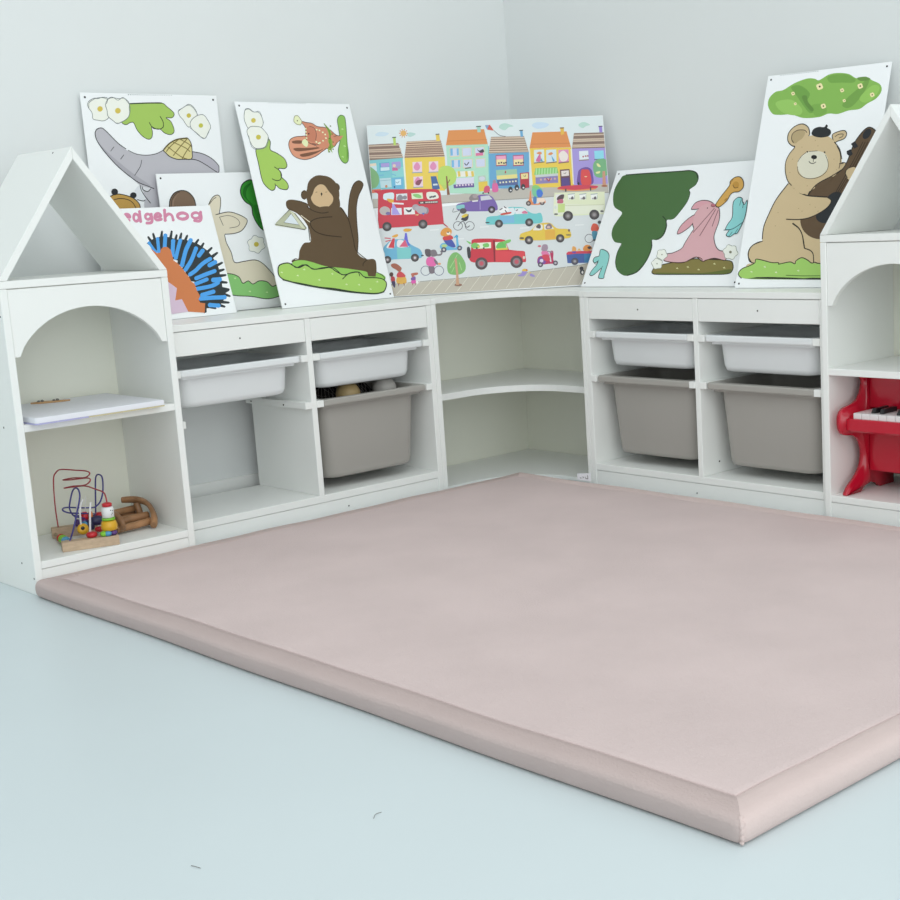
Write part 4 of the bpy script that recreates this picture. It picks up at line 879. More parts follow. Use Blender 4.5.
(117,1,0,"1051 4005 1046 4151 1193 4230 1376 4215 1433 4120 1339 3965 1193 3885 1087 3911"),
(118,1,21,"1128 3908 1051 4005 1054 4150 1192 4237 1395 4225 1487 4152"),
(112,1,0,"2257 4021 2398 4099 2587 4119 2672 4024 2623 3904 2440 3847 2349 3819"),
(1,3,24,"2257 4021 2398 4099 2587 4119 2672 4024 2623 3904 2440 3847 2349 3819"),
(118,1,21,"2342 3972 2430 4025 2565 4025 2556 3962 2466 3927"),
(112,1,0,"1013 3173 975 3393 1060 3605 1171 3778 1247 3918 1506 4043 1821 4054 2144 3994 2365 3835 2557 3609 2637 3356 2640 3110 2482 2908 2199 2747 1840 2553 1613 2493 1293 2724 1126 2877"),
(116,1,24,"1271 2736 1126 2877 1012 3137 983 3392 1053 3598 1184 3770 1144 3817"),
(116,1,24,"2346 3836 2535 3628 2645 3356"),
(116,1,19,"2442 3723 2575 3502 2616 3252 2601 3112"),
(116,1,21,"2588 3236 2713 3246"),
(113,0,0,"1977 2670 2114 2787 2404 2912 2482 2908 2355 2738 1999 2545"),
(116,1,26,"1812 2440 1942 2647 2115 2780 2404 2912 2684 3072"),
(119,1,0,"1367 3224 1356 3405 1472 3541 1618 3621 1855 3622 2058 3580 2196 3456 2265 3274 2256 3098 2123 2964 1899 2899 1659 2919 1479 3037"),
(116,1,13,"1364 3242 1428 3058 1639 2920 1901 2888 2126 2946 2259 3080 2265 3274 2150 3495"),
(116,1,13,"1350 3369 1437 3514 1561 3607"),
(116,1,13,"1637 3627 1893 3627"),
(120,1,0,"1906 3458 1900 3430 1871 3411 1829 3406 1783 3417 1748 3440 1731 3470 1738 3498 1766 3517 1809 3522 1854 3511 1890 3488"),
(116,1,16,"1811 3418 1818 3332"),
(116,1,19,"1681 3365 1743 3308 1832 3295 1896 3334"),
(120,1,0,"1614 3621 1613 3610 1605 3603 1594 3601 1581 3605 1571 3613 1566 3624 1567 3635 1574 3642 1586 3645 1599 3641 1609 3632"),
(120,1,0,"2133 3574 2132 3564 2125 3557 2113 3554 2101 3558 2091 3567 2086 3578 2087 3588 2095 3596 2106 3598 2118 3594 2128 3585"),
(121,1,0,"1634 4105 1673 4228 1822 4277 1983 4257 2030 4324 2084 4284 2073 4231 2173 4170 2208 4078 2143 4001 1951 3980 1747 4024"),
(122,0,21,"1167 3453 1191 3451"),
(122,0,21,"1766 3915 1790 3913"),
(122,0,21,"1870 3764 1894 3763"),
(122,0,21,"1394 3762 1419 3761"),
(122,0,21,"2404 3372 2427 3370"),
(122,0,21,"2530 3081 2553 3080"),
(122,0,21,"1149 3093 1173 3091"),
(122,0,21,"1736 2701 1760 2699"),
(122,0,21,"1347 2650 1371 2648"),
(122,0,21,"1581 2102 1605 2101"),
(122,0,21,"1694 2026 1718 2025"),
(122,0,21,"972 2019 997 2018"),
(122,0,21,"2072 2116 2095 2115"),
(122,0,21,"1902 2194 1925 2193"),
(122,0,21,"955 1660 979 1659"),
(122,0,21,"1584 1283 1608 1282"),
(122,0,21,"1259 1077 1284 1077"),
(122,0,21,"1811 887 1835 887"),
(122,0,21,"1032 760 1057 760"),
(122,0,21,"1560 502 1584 502"),
(122,0,21,"2169 2006 2192 2005"),
(112,1,0,"411 682 279 835 263 1017 375 1165 618 1249 938 1181 1093 879 926 673"),
(1,3,24,"411 682 279 835 263 1017 375 1165 618 1249 938 1181 1093 879 926 673"),
(112,0,0,"638 1234 800 1380 1475 1375 2000 1006 2212 914 2856 900 2904 610 481 674 407 893"),
(116,1,24,"419 676 286 835 274 1017 376 1159 618 1249"),
(116,1,26,"1482 1716 1689 1575 1819 1394 1883 1215 1947 1031"),
(116,1,26,"1947 1031 2137 968 2238 855 2283 649"),
(123,1,0,"70 354 71 445 160 535 355 607 514 680 533 770 709 743 991 687 1267 652 1432 664 1596 676 1737 629 1788 717 1907 788 2081 726 2225 645 2587 601 3224 576 3696 540 3877 367 3751 199 2654 203 1344 215 316 246"),
(116,1,24,"175 256 60 354 71 445 177 534 358 592 515 674 533 770 726 742 1028 671 1232 662 1255 623 1401 650 1596 676 1738 624 1757 703 1908 782 2081 726 2227 636 2320 655 2488 617 3224 576"),
(124,0,0,"995 284 1668 262 2067 238 2324 253 2968 229 3749 213 3754 184 2333 200 1005 230 351 249 655 282"),
(125,1,19,"1525 323 1990 303 2542 297"),
(126,0,13,"423 441 449 416"),
(126,0,13,"458 454 458 421"),
(126,0,13,"487 429 469 410"),
(126,0,13,"812 570 837 545"),
(126,0,13,"846 583 846 551"),
(126,0,13,"875 558 857 540"),
(126,0,13,"1184 416 1210 391"),
(126,0,13,"1218 429 1218 397"),
(126,0,13,"1247 404 1229 386"),
(126,0,13,"1843 451 1868 427"),
(126,0,13,"1877 464 1876 432"),
(126,0,13,"1905 440 1887 422"),
(22,0,26,"390 5825 422 5822"),
(22,0,26,"461 5825 493 5821"),
(22,0,26,"532 5825 564 5821"),
(22,0,26,"603 5824 635 5821"),
(22,0,26,"674 5824 705 5821"),
(22,0,26,"745 5824 776 5820"),
(22,0,26,"815 5823 846 5820"),
(22,0,26,"885 5823 916 5820"),
(22,0,26,"955 5823 986 5819"),
(22,0,26,"1025 5822 1056 5819"),
(22,0,26,"1095 5822 1126 5819"),
(22,0,26,"1165 5822 1195 5818"),
(22,0,26,"1234 5821 1265 5818"),
(22,0,26,"1303 5821 1334 5818"),
(22,0,26,"1372 5821 1403 5818"),
(22,0,26,"1441 5821 1472 5817"),
(22,0,26,"1510 5820 1540 5817"),
],
'city':[
(127,0,0,"170 2482 7229 2968 7161 677 14 -19"),
(128,0,0,"11 5156 7096 5133 7069 3252 -13 2792"),
(129,0,0,"-31 2943 2602 2959 4716 3125 7212 3123 7199 2786 4684 2731 2286 2718 -22 2672"),
(130,0,0,"-33 341 1515 399 4202 468 6028 620 7141 800 7091 25 5979 30 3568 22 15 -4"),
(131,0,18,"-22 2672 2286 2718 4684 2731 7184 2787"),
(131,0,18,"-17 355 1517 414 4204 483 6028 620 7141 800"),
(132,0,15,"136 48 514 399"),
(132,0,15,"494 48 874 413"),
(132,0,15,"852 48 1234 428"),
(132,0,15,"1211 48 1596 443"),
(132,0,15,"1572 48 1958 457"),
(132,0,15,"1932 48 2321 472"),
(132,0,15,"2294 48 2685 487"),
(132,0,15,"2657 48 3049 502"),
(132,0,15,"3020 48 3415 517"),
(132,0,15,"3384 48 3781 532"),
(132,0,15,"3749 48 4149 546"),
(132,0,15,"4115 48 4517 561"),
(132,0,15,"4482 48 4886 576"),
(132,0,15,"4849 47 5255 591"),
(132,0,15,"5217 47 5626 607"),
(132,0,15,"5587 47 5998 622"),
(132,0,15,"5957 47 6370 637"),
(132,0,15,"6327 47 6743 652"),
(132,0,15,"6699 47 7117 667"),
(133,0,36,"769 2241 1035 2245"),
(133,0,36,"3119 1934 3389 1937"),
(133,0,36,"2349 1614 2617 1617"),
(133,0,36,"4312 1839 4583 1843"),
(133,0,36,"5976 1841 6250 1844"),
(133,0,36,"1631 1924 1898 1927"),
(133,0,36,"722 1613 988 1617"),
(134,1,0,"234 4857 331 4933 463 4940 643 4892 532 4817 349 4812"),
(135,1,0,"1163 4828 1247 4892 1428 4843 1344 4780 1237 4758"),
(136,1,0,"1153 4869 1138 4825 1104 4794 1060 4785 1018 4798 988 4832 980 4877 995 4920 1029 4951 1073 4961 1116 4947 1145 4914"),
(137,0,24,"1161 4869 1198 4867"),
(137,0,24,"1139 4813 1167 4789"),
(137,0,24,"1089 4780 1098 4744"),
(137,0,24,"1031 4783 1017 4747"),
(137,0,24,"986 4820 955 4799"),
(137,0,24,"972 4877 936 4879"),
(137,0,24,"994 4933 966 4956"),
(137,0,24,"1044 4966 1035 5002"),
(137,0,24,"1102 4963 1116 4998"),
(137,0,24,"1147 4926 1178 4947"),
(138,1,0,"3924 4930 3991 5018 4143 5036 4362 4941 4224 4916 4097 4830 3979 4866"),
(139,1,0,"4921 4931 5019 5018 5231 5024 5438 4954 5309 4852 5064 4833"),
(138,1,0,"6331 4883 6414 4957 6537 4966 6683 4883 6557 4843 6446 4786"),
(140,0,0,"-3 4119 1001 4138 1010 3843 987 3175 721 3134 -10 3145"),
(141,0,0,"621 3541 962 3550 947 3176 619 3166"),
(142,0,0,"645 3860 1012 3869 1004 3575 649 3566"),
(143,0,0,"-14 4574 895 4585 1001 4138 -17 4106"),
(144,0,39,"9 4533 931 4530"),
(144,0,39,"0 4413 957 4408"),
(144,0,39,"-4 4360 968 4349"),
(144,0,39,"-13 4240 995 4232"),
(144,0,39,"-17 4181 1008 4170"),
(145,0,0,"750 4753 829 4749 825 4522 752 4525"),
(146,0,0,"731 4773 844 4776 842 4744 728 4741"),
(147,0,0,"1 3998 198 4016 205 3935 8 3918"),
(148,0,0,"0 3918 205 3935 206 3775 15 3763"),
(149,0,0,"289 4011 591 4024 584 3756 290 3744"),
(150,0,0,"335 3996 582 4003 581 3890 338 3889"),
(151,0,0,"319 3876 580 3877 578 3778 313 3770"),
(150,0,0,"656 4020 919 4029 921 3874 651 3873"),
(152,0,0,"658 3860 827 3852 826 3758 658 3758"),
(153,1,0,"774 3908 766 3884 747 3867 723 3862 700 3870 684 3888 680 3912 688 3936 706 3953 730 3958 753 3950 769 3932"),
(154,1,0,"906 3848 897 3821 876 3803 850 3797 824 3805 806 3826 801 3853 810 3879 831 3898 858 3904 883 3895 901 3875"),
(155,0,0,"263 3652 394 3659 398 3637 267 3633"),
(155,1,18,"630 3668 757 3614"),
(156,0,0,"268 3545 596 3555 601 3274 286 3263"),
(157,0,18,"276 3477 591 3489"),
(158,0,0,"722 3495 893 3500 888 3327 722 3322"),
(159,1,18,"730 3428 779 3386 836 3436"),
(160,1,0,"710 3269 706 3253 697 3242 685 3238 673 3243 665 3255 663 3271 668 3287 677 3298 689 3302 701 3297 709 3285"),
(161,1,0,"-9 3865 119 3832 238 3666 248 3452 158 3296 51 3262 -13 3278"),
(162,1,0,"483 3301 476 3280 462 3266 443 3261 425 3267 413 3284 410 3305 416 3326 431 3341 449 3346 467 3339 479 3323"),
(163,0,0,"-4 3225 284 3237 263 3131 1 3118"),
(164,0,0,"991 4112 1030 4110 1039 3172 999 3169"),
(165,0,0,"1046 4136 2238 4111 2232 3783 2165 3088 1037 3145"),
(166,0,0,"1148 4619 2151 4627 2239 4119 1045 4130"),
(167,0,30,"1140 4593 2148 4592"),
(167,0,30,"1125 4527 2161 4524"),
(167,0,30,"1109 4460 2175 4456"),
(167,0,30,"1094 4394 2188 4388"),
(167,0,30,"1078 4327 2201 4320"),
(167,0,30,"1063 4261 2215 4252"),
(167,0,30,"1047 4195 2228 4185"),
(168,0,15,"1122 4562 2172 4561"),
(168,0,15,"1113 4503 2181 4502"),
(168,0,15,"1103 4444 2189 4442"),
(168,0,15,"1093 4386 2198 4382"),
(168,0,15,"1084 4327 2207 4323"),
(168,0,15,"1074 4269 2215 4263"),
(168,0,15,"1064 4210 2224 4204"),
(168,0,15,"1055 4151 2233 4144"),
(169,0,0,"2022 4776 2130 4776 2135 4595 2024 4595"),
(170,0,0,"2019 4811 2133 4814 2131 4782 2017 4779"),
(171,0,0,"1271 3991 1548 3994 1531 3670 1258 3675"),
(172,1,0,"1402 3985 1486 3873 1466 3780 1383 3731 1309 3788 1302 3869"),
(173,0,0,"1238 3684 1543 3683 1541 3661 1236 3660"),
(171,0,0,"1753 3981 2030 3984 2013 3660 1739 3665"),
(172,1,0,"1884 3975 1968 3863 1948 3770 1865 3721 1790 3778 1783 3859"),
(173,0,0,"1719 3674 2025 3673 2023 3651 1717 3650"),
(171,0,0,"1264 3549 1541 3551 1524 3228 1251 3233"),
(172,1,0,"1395 3542 1479 3431 1459 3338 1376 3289 1302 3346 1295 3427"),
(173,0,0,"1231 3242 1536 3241 1534 3219 1229 3218"),
(174,1,0,"1313 3319 1360 3424 1507 3456 1489 3390 1415 3287"),
(175,0,0,"1777 3537 1935 3537 2025 3149 1797 3107"),
(176,0,0,"1825 3307 1958 3313 1962 3259 1829 3255"),
(177,1,0,"2087 3791 2221 3811 2342 3671 2317 3349 2167 3115 2028 3364 2018 3579"),
(178,0,0,"2305 4441 3554 4429 3504 3216 3465 2915 2307 3004 2292 3579"),
(179,0,0,"2408 4900 3470 4889 3548 4429 2299 4451"),
(180,0,15,"2339 4576 3535 4567"),
(181,0,0,"3266 4974 3371 4973 3367 4802 3268 4801"),
(182,0,0,"3244 4991 3388 4993 3385 4963 3241 4960"),
(183,0,0,"2397 4367 2696 4368 2681 4096 2385 4089"),
(184,0,0,"2416 4345 2670 4348 2659 4118 2408 4115"),
(185,0,0,"2416 4345 2491 4348 2481 4136 2409 4130"),
(185,0,0,"2610 4342 2673 4345 2660 4137 2600 4130"),
(183,0,0,"2764 4359 3063 4360 3048 4088 2751 4081"),
(184,0,0,"2783 4337 3037 4340 3025 4110 2774 4107"),
(183,0,0,"3143 4357 3443 4358 3428 4085 3131 4078"),
(184,0,0,"3163 4334 3418 4338 3406 4107 3154 4104"),
(183,0,0,"2409 4012 2707 4013 2692 3741 2396 3734"),
(184,0,0,"2428 3990 2682 3993 2670 3763 2419 3760"),
(185,0,0,"2428 3990 2503 3992 2492 3781 2420 3775"),
(185,0,0,"2622 3987 2684 3990 2671 3781 2611 3775"),
(183,0,0,"2767 4010 3066 4011 3051 3739 2754 3732"),
(184,0,0,"2786 3988 3040 3991 3028 3761 2777 3758"),
(183,0,0,"3146 4007 3446 4008 3431 3735 3134 3729"),
(184,0,0,"3165 3985 3420 3988 3408 3758 3156 3755"),
(186,1,0,"3213 4293 3284 4244 3393 4284 3415 4192 3295 4182"),
(187,0,0,"3168 4173 3384 4178 3384 4096 3167 4088"),
(188,1,27,"2808 3887 2863 3824 2944 3911"),
(188,0,0,"2812 3741 2992 3757 2990 3727 2815 3711"),
(189,0,0,"2520 3447 3058 3450 3048 3239 2519 3235"),
(190,0,0,"2550 3642 3073 3647 3075 3480 2552 3475"),
(191,0,0,"2581 3649 2655 3652 2664 3494 2591 3479"),
(191,0,0,"2804 3639 2878 3641 2887 3483 2814 3468"),
(191,0,0,"2982 3630 3057 3632 3066 3474 2993 3460"),
(192,0,0,"2431 3254 3043 3263 3041 3148 2431 3143"),
(193,0,48,"2503 3221 2550 3218"),
(193,0,48,"2593 3225 2640 3223"),
(193,0,48,"2682 3227 2730 3224"),
(193,0,48,"2772 3228 2819 3226"),
(193,0,48,"2862 3230 2909 3227"),
(193,0,48,"2951 3231 2999 3229"),
(194,0,0,"3180 3475 3405 3488 3428 3007 3158 3006"),
(195,0,0,"3180 3293 3451 3310 3438 3022 3173 3005"),
(196,1,0,"3383 3389 3368 3356 3333 3333 3288 3327 3244 3338 3213 3364 3204 3398 3218 3430 3253 3453 3298 3460 3342 3449 3373 3423"),
(197,1,0,"2069 3771 2252 3838 2454 3753 2542 3536 2481 3328 2325 3229 2148 3253 2005 3321 1996 3593"),
(198,0,0,"2228 3522 2264 3520 2279 3217 2304 2959 2220 2954"),
(198,1,24,"2271 3308 2339 3410"),
(199,0,0,"3549 4368 3579 4367 3514 3155 3478 3156"),
(200,0,0,"2617 5094 3851 5146 3851 5146 2617 5094"),
(201,0,0,"3524 5009 3659 5009 3766 4830 3573 4869"),
(202,0,0,"3509 5003 3629 5004 3558 4870"),
(203,1,15,"3766 4830 3920 4686 4111 4632"),
(204,0,0,"3561 4139 4766 4134 4693 3035 3508 3079"),
(205,0,0,"3661 4643 4654 4622 4760 4129 3556 4149"),
(206,0,24,"3651 4601 4656 4573"),
(206,0,24,"3637 4534 4669 4505"),
(206,0,24,"3623 4468 4681 4438"),
(206,0,24,"3609 4402 4694 4370"),
(206,0,24,"3595 4336 4707 4302"),
(206,0,24,"3580 4269 4720 4234"),
(206,0,24,"3566 4203 4732 4167"),
(207,0,15,"3642 4562 4671 4533"),
(207,0,15,"3628 4495 4684 4465"),
(207,0,15,"3614 4429 4696 4397"),
(207,0,15,"3600 4363 4709 4329"),
(207,0,15,"3586 4296 4722 4262"),
(207,0,15,"3571 4230 4735 4194"),
(208,0,0,"4547 4795 4625 4794 4629 4608 4550 4608"),
(209,0,0,"4524 4811 4639 4815 4637 4785 4521 4781"),
(210,0,0,"3755 4079 4080 4085 4066 3750 3743 3745"),
(211,0,0,"3771 4054 4060 4058 4057 3949 3768 3947"),
(212,0,0,"3768 3947 4057 3949 4047 3782 3761 3780"),
(186,0,48,"3811 3839 3859 3836"),
(186,0,48,"3887 3850 3935 3848"),
(186,0,48,"3961 3831 4009 3829"),
(186,0,48,"4022 3841 4070 3838"),
(210,0,0,"4271 4054 4597 4060 4582 3725 4259 3720"),
(211,0,0,"4287 4029 4577 4034 4574 3924 4284 3923"),
(212,0,0,"4284 3923 4574 3924 4564 3757 4277 3755"),
(186,0,48,"4327 3814 4375 3812"),
(186,0,48,"4403 3825 4451 3823"),
(186,0,48,"4477 3807 4525 3804"),
(186,0,48,"4538 3816 4586 3814"),
(213,0,0,"3731 3630 4364 3635 4357 3477 3734 3472"),
(214,0,0,"3733 3463 4357 3477 4357 3356 3739 3341"),
(215,0,0,"3738 3326 4366 3355 4355 3149 3739 3149"),
(216,0,48,"3806 3246 3854 3244"),
(216,0,48,"3897 3251 3945 3249"),
(216,0,48,"3987 3252 4035 3250"),
(216,0,48,"4093 3259 4141 3257"),
(216,0,48,"4184 3261 4232 3259"),
(216,0,48,"4275 3269 4323 3266"),
(217,1,0,"4032 3554 4028 3533 4019 3518 4008 3513 3998 3519 3991 3535 3990 3556 3995 3577 4004 3593 4015 3598 4025 3592 4031 3576"),
(218,0,0,"4438 3504 4717 3521 4686 3050 4422 3033"),
(219,0,0,"4466 3478 4685 3492 4677 3325 4466 3320"),
(220,1,18,"4543 3423 4586 3390 4621 3449"),
(221,1,0,"4185 3015 4173 2970 4146 2938 4112 2927 4080 2941 4058 2975 4053 3021 4066 3066 4092 3098 4126 3109 4158 3095 4180 3060"),
(15,1,0,"4153 2992 4149 2978 4138 2969 4124 2966 4111 2970 4102 2981 4099 2995 4104 3008 4115 3018 4128 3021 4142 3016 4151 3006"),
(221,1,0,"4379 3066 4367 3021 4340 2989 4306 2978 4274 2992 4252 3026 4247 3072 4259 3117 4286 3149 4320 3160 4352 3146 4374 3112"),
(15,1,0,"4347 3043 4342 3029 4332 3020 4318 3017 4305 3021 4296 3032 4293 3046 4298 3059 4308 3069 4322 3072 4335 3067 4345 3057"),
(221,1,0,"4573 3077 4560 3032 4534 3000 4500 2990 4468 3003 4446 3038 4441 3084 4453 3129 4480 3161 4514 3171 4546 3158 4568 3123"),
(15,1,0,"4541 3054 4536 3041 4526 3032 4512 3029 4499 3033 4489 3043 4487 3057 4492 3071 4502 3080 4516 3083 4529 3079 4538 3068"),
(222,1,0,"3594 3211 3658 3269 3743 3204 3747 2991 3576 2985"),
(223,1,0,"3707 3282 3698 3252 3679 3230 3655 3224 3631 3233 3615 3256 3611 3286 3620 3316 3639 3338 3664 3344 3687 3335 3703 3312"),
(224,1,0,"3348 3133 3456 3173 3509 3094 3470 2975 3320 2967"),
(221,1,0,"3318 2952 3314 2940 3305 2932 3293 2929 3281 2933 3273 2943 3271 2955 3275 2967 3284 2975 3297 2978 3308 2974 3316 2965"),
(221,1,0,"3480 2950 3476 2938 3467 2930 3454 2927 3443 2931 3435 2940 3432 2953 3436 2965 3446 2973 3458 2976 3470 2972 3478 2962"),
(225,0,0,"4799 4243 6054 4215 6039 3059 5982 3031 5616 3019 4800 3044"),
(226,0,0,"4919 4726 5951 4710 6048 4221 4790 4243"),
(180,0,15,"4830 4370 6028 4345"),
(227,0,0,"5768 4817 5878 4818 5874 4628 5775 4608"),
(228,0,0,"5757 4838 5885 4839 5882 4802 5754 4802"),
(229,0,0,"4922 4188 5225 4192 5206 3808 4899 3792"),
(230,0,0,"4891 3805 5214 3826 5211 3796 4888 3772"),
(231,0,0,"5290 4171 5594 4175 5575 3791 5267 3775"),
(230,0,0,"5259 3787 5583 3809 5580 3778 5256 3754"),
(232,0,0,"5662 4154 5967 4158 5948 3773 5639 3757"),
(230,0,0,"5631 3770 5955 3791 5953 3760 5628 3736"),
(233,1,0,"4989 4087 5099 4128 5155 4080 5091 4037"),
(234,1,0,"4955 3845 5010 3964 5092 4052 5110 3898 5074 3824"),
(235,1,0,"5075 3839 5128 3928 5165 3819"),
(233,1,0,"5334 4041 5430 4097 5487 4049 5407 4006"),
(236,1,0,"5428 4005 5530 3832 5467 3805"),
(237,1,0,"5667 4025 5812 4125 5937 3981 5878 3816 5711 3815"),
(238,0,0,"4923 3633 5574 3632 5605 3447 4861 3428"),
(239,0,0,"4938 3632 4974 3633 4953 3442 4910 3435"),
(239,0,0,"5022 3628 5059 3629 5037 3438 4994 3431"),
(239,0,0,"5107 3624 5143 3625 5122 3434 5079 3427"),
(239,0,0,"5191 3620 5228 3621 5206 3430 5163 3423"),
(239,0,0,"5276 3616 5312 3617 5291 3426 5248 3419"),
(239,0,0,"5360 3611 5397 3613 5375 3421 5332 3414"),
(239,0,0,"5445 3607 5481 3609 5460 3417 5417 3410"),
(239,0,0,"5530 3603 5566 3605 5545 3413 5501 3406"),
(240,0,0,"4906 3426 5589 3441 5584 3371 4903 3353"),
(241,0,0,"4900 3347 5584 3371 5572 3158 4893 3153"),
(242,0,54,"5030 3277 5084 3274"),
(242,0,54,"5152 3280 5206 3277"),
(242,0,54,"5243 3281 5297 3279"),
(242,0,54,"5334 3283 5388 3280"),
(242,0,54,"5455 3286 5510 3283"),
(243,1,30,"5230 3313 5293 3224 5351 3313"),
(244,0,0,"5659 3551 5949 3558 5953 3048 5642 3042"),
(245,0,0,"5692 3510 5924 3517 5917 3355 5691 3345"),
(246,0,0,"5680 3290 5912 3297 5916 3049 5679 3046"),
(247,1,18,"5757 3445 5801 3422 5840 3460"),
(248,0,0,"6028 4161 6074 4159 6053 3088 6017 3090"),
(249,0,0,"6075 4174 7098 4157 7083 3052 6045 3058"),
(250,0,0,"6174 4645 7091 4628 7098 4157 6075 4174"),
(251,0,42,"6156 4578 7111 4565"),
(251,0,42,"6132 4447 7100 4434"),
(251,0,42,"6123 4396 7095 4382"),
(251,0,42,"6101 4274 7085 4259"),
(251,0,42,"6092 4225 7081 4210"),
(252,0,0,"6947 4810 7045 4815 7046 4636 6954 4634"),
(253,0,0,"6939 4832 7062 4832 7060 4802 6937 4801"),
(254,0,0,"6281 4088 6563 4090 6558 3814 6274 3806"),
(255,0,0,"6259 3819 6566 3829 6563 3798 6257 3789"),
(256,0,45,"6374 3915 6420 3913"),
(256,0,45,"6451 3926 6497 3924"),
(256,0,45,"6513 3930 6559 3927"),
(257,0,0,"6745 4072 7030 4077 7024 3822 6742 3821"),
(258,0,0,"6724 3821 7025 3829 7023 3801 6722 3791"),
(259,1,0,"6166 3052 6188 3388 6250 3522 6393 3586 6515 3580 6615 3505 6644 3365 6609 3061"),
(260,1,0,"6283 3062 6292 3474 6418 3523 6551 3462 6564 3063"),
(261,1,0,"6467 3297 6461 3290 6445 3285 6423 3284 6402 3287 6387 3294 6382 3302 6388 3309 6404 3314 6426 3315 6447 3312 6462 3305"),
(262,1,0,"6667 3579 6743 3759 6933 3827 7097 3773 7135 3495 7074 3313 6885 3246 6707 3316"),
(263,1,0,"6783 3680 6844 3678 6906 3582 6821 3587"),
(263,1,0,"6746 3422 6871 3446 6850 3386 6758 3375"),
(264,0,0,"6947 3442 7024 3445 7022 2979 6908 2969"),
(265,1,0,"7068 2982 7054 2969 7017 2961 6968 2960 6920 2966 6885 2978 6873 2992 6887 3005 6924 3014 6973 3015 7021 3009 7056 2997"),
(266,1,0,"6218 3095 6212 3071 6200 3054 6184 3048 6169 3056 6160 3074 6158 3098 6164 3123 6176 3140 6192 3146 6207 3138 6216 3120"),
(267,1,0,"190 3088 271 3191 456 3213 1004 3186 1528 3167 1895 3141 2020 3048 2037 2753 2058 2095 2051 2068"),
(267,0,0,"192 3115 429 3204 1003 3175 1894 3130 2031 3021 2045 2618 2057 2082 145 2051 128 2318"),
(268,1,0,"337 3027 394 3091 643 3092 613 2866 470 2874 342 2920"),
(269,0,0,"719 3056 1042 3063 1037 2863 713 2869"),
(270,0,0,"1165 3057 1494 3062 1501 2874 1170 2878"),
(271,1,0,"1625 3055 1862 3056 1948 2972 1940 2865 1649 2853"),
(272,1,0,"737 2953 809 3030 885 2999 931 2917 849 2867 744 2873"),
(272,1,0,"1030 2938 1019 2909 995 2889 963 2883 932 2892 911 2915 904 2945 915 2974 940 2994 972 3000 1002 2991 1024 2968"),
(273,1,0,"1201 3010 1334 3030 1447 2970 1442 2904 1299 2924"),
(274,0,51,"1688 2910 1738 2907"),
(274,0,51,"1731 2921 1781 2919"),
(274,0,51,"1786 2921 1836 2918"),
(274,0,51,"1832 2935 1882 2932"),
(275,0,0,"1356 2801 1935 2798 1937 2718 1355 2721"),
(276,0,39,"1413 2758 1451 2756"),
(276,0,39,"1458 2761 1496 2759"),
(276,0,39,"1563 2761 1602 2759"),
(276,0,39,"1616 2761 1654 2759"),
(276,0,39,"1669 2761 1707 2759"),
(276,0,39,"1721 2761 1760 2759"),
(276,0,39,"1774 2761 1812 2759"),
(276,0,39,"1827 2761 1865 2759"),
(276,0,39,"1879 2761 1918 2759"),
(277,1,0,"193 2555 232 2659 353 2706 479 2646 505 2538 438 2448 269 2457"),
(278,1,0,"514 2484 502 2461 474 2445 437 2440 402 2449 376 2468 368 2492 380 2515 408 2531 445 2536 481 2528 506 2509"),
(279,0,0,"544 2643 844 2632 842 2427 529 2436"),
(280,0,0,"579 2761 631 2758 790 2438 550 2442"),
(281,1,0,"435 2929 590 2907 633 2852 595 2800 493 2832"),
(282,0,48,"581 2788 919 2751"),
(283,0,0,"910 2637 1225 2639 1230 2425 908 2431"),
(284,1,0,"959 2594 1061 2549 1143 2598 1110 2506 1018 2498"),
(285,1,0,"1368 2621 1351 2575 1310 2543 1257 2533 1205 2549 1170 2585 1159 2632 1177 2678 1218 2710 1271 2720 1322 2705 1358 2669"),
(286,1,0,"1642 2511 1627 2460 1596 2425 1555 2413 1517 2429 1491 2468 1484 2519 1499 2569 1530 2604 1571 2616 1609 2600 1635 2562"),
(287,1,0,"1251 2633 1489 2647 1586 2535 1525 2431 1342 2441"),
(288,0,0,"1208 2408 1341 2427 1311 2375"),
(289,0,0,"1421 2450 1527 2458 1482 2380"),
(290,1,0,"513 2090 495 2031 454 1985 398 1961 338 1964 286 1994 252 2044 243 2104 261 2163 302 2209 358 2233 418 2230 470 2200 504 2150"),
(291,1,0,"452 2093 435 2049 396 2024 350 2026 315 2056 304 2101 321 2145 360 2170 406 2168 442 2138"),
(292,1,0,"419 2095 405 2066 375 2056 347 2069 337 2099 351 2128 381 2138 409 2125"),
(290,1,0,"1574 2107 1556 2048 1515 2002 1458 1978 1397 1981 1345 2011 1311 2061 1302 2122 1320 2181 1361 2228 1418 2251 1479 2248 1531 2218 1565 2168"),
(291,1,0,"1513 2111 1495 2067 1456 2041 1409 2044 1374 2073 1363 2119 1381 2163 1420 2188 1467 2186 1502 2156"),
(292,1,0,"1479 2113 1465 2084 1435 2073 1407 2087 1397 2117 1411 2146 1441 2156 1469 2143"),
(293,1,0,"221 1462 363 1613 500 1699 683 1702 891 1677 1012 1551 1137 1464 1287 1375 1345 1265 1352 1185 1294 1108 1031 1102 587 1109 274 1113 259 1273"),
(294,0,0,"612 1453 1030 1438 1031 1110 613 1115"),
(295,1,0,"329 1509 458 1661 563 1669 534 1457 351 1454"),
(296,1,0,"654 1664 811 1663 930 1502 953 1461 652 1464"),
(297,0,0,"365 1467 516 1738 581 1740 539 1449"),
(298,0,0,"692 1475 879 1691 953 1461"),
(299,0,0,"853 1693 893 1877 945 1874 966 1633 1021 1497 956 1500 914 1636"),
(300,1,0,"508 1805 643 1859 687 1822 636 1771 531 1764"),
(300,1,0,"846 1960 916 2009 1097 1986 1040 1923 909 1916"),
(301,1,30,"283 1764 463 1736"),
(301,1,30,"301 1657 460 1688"),
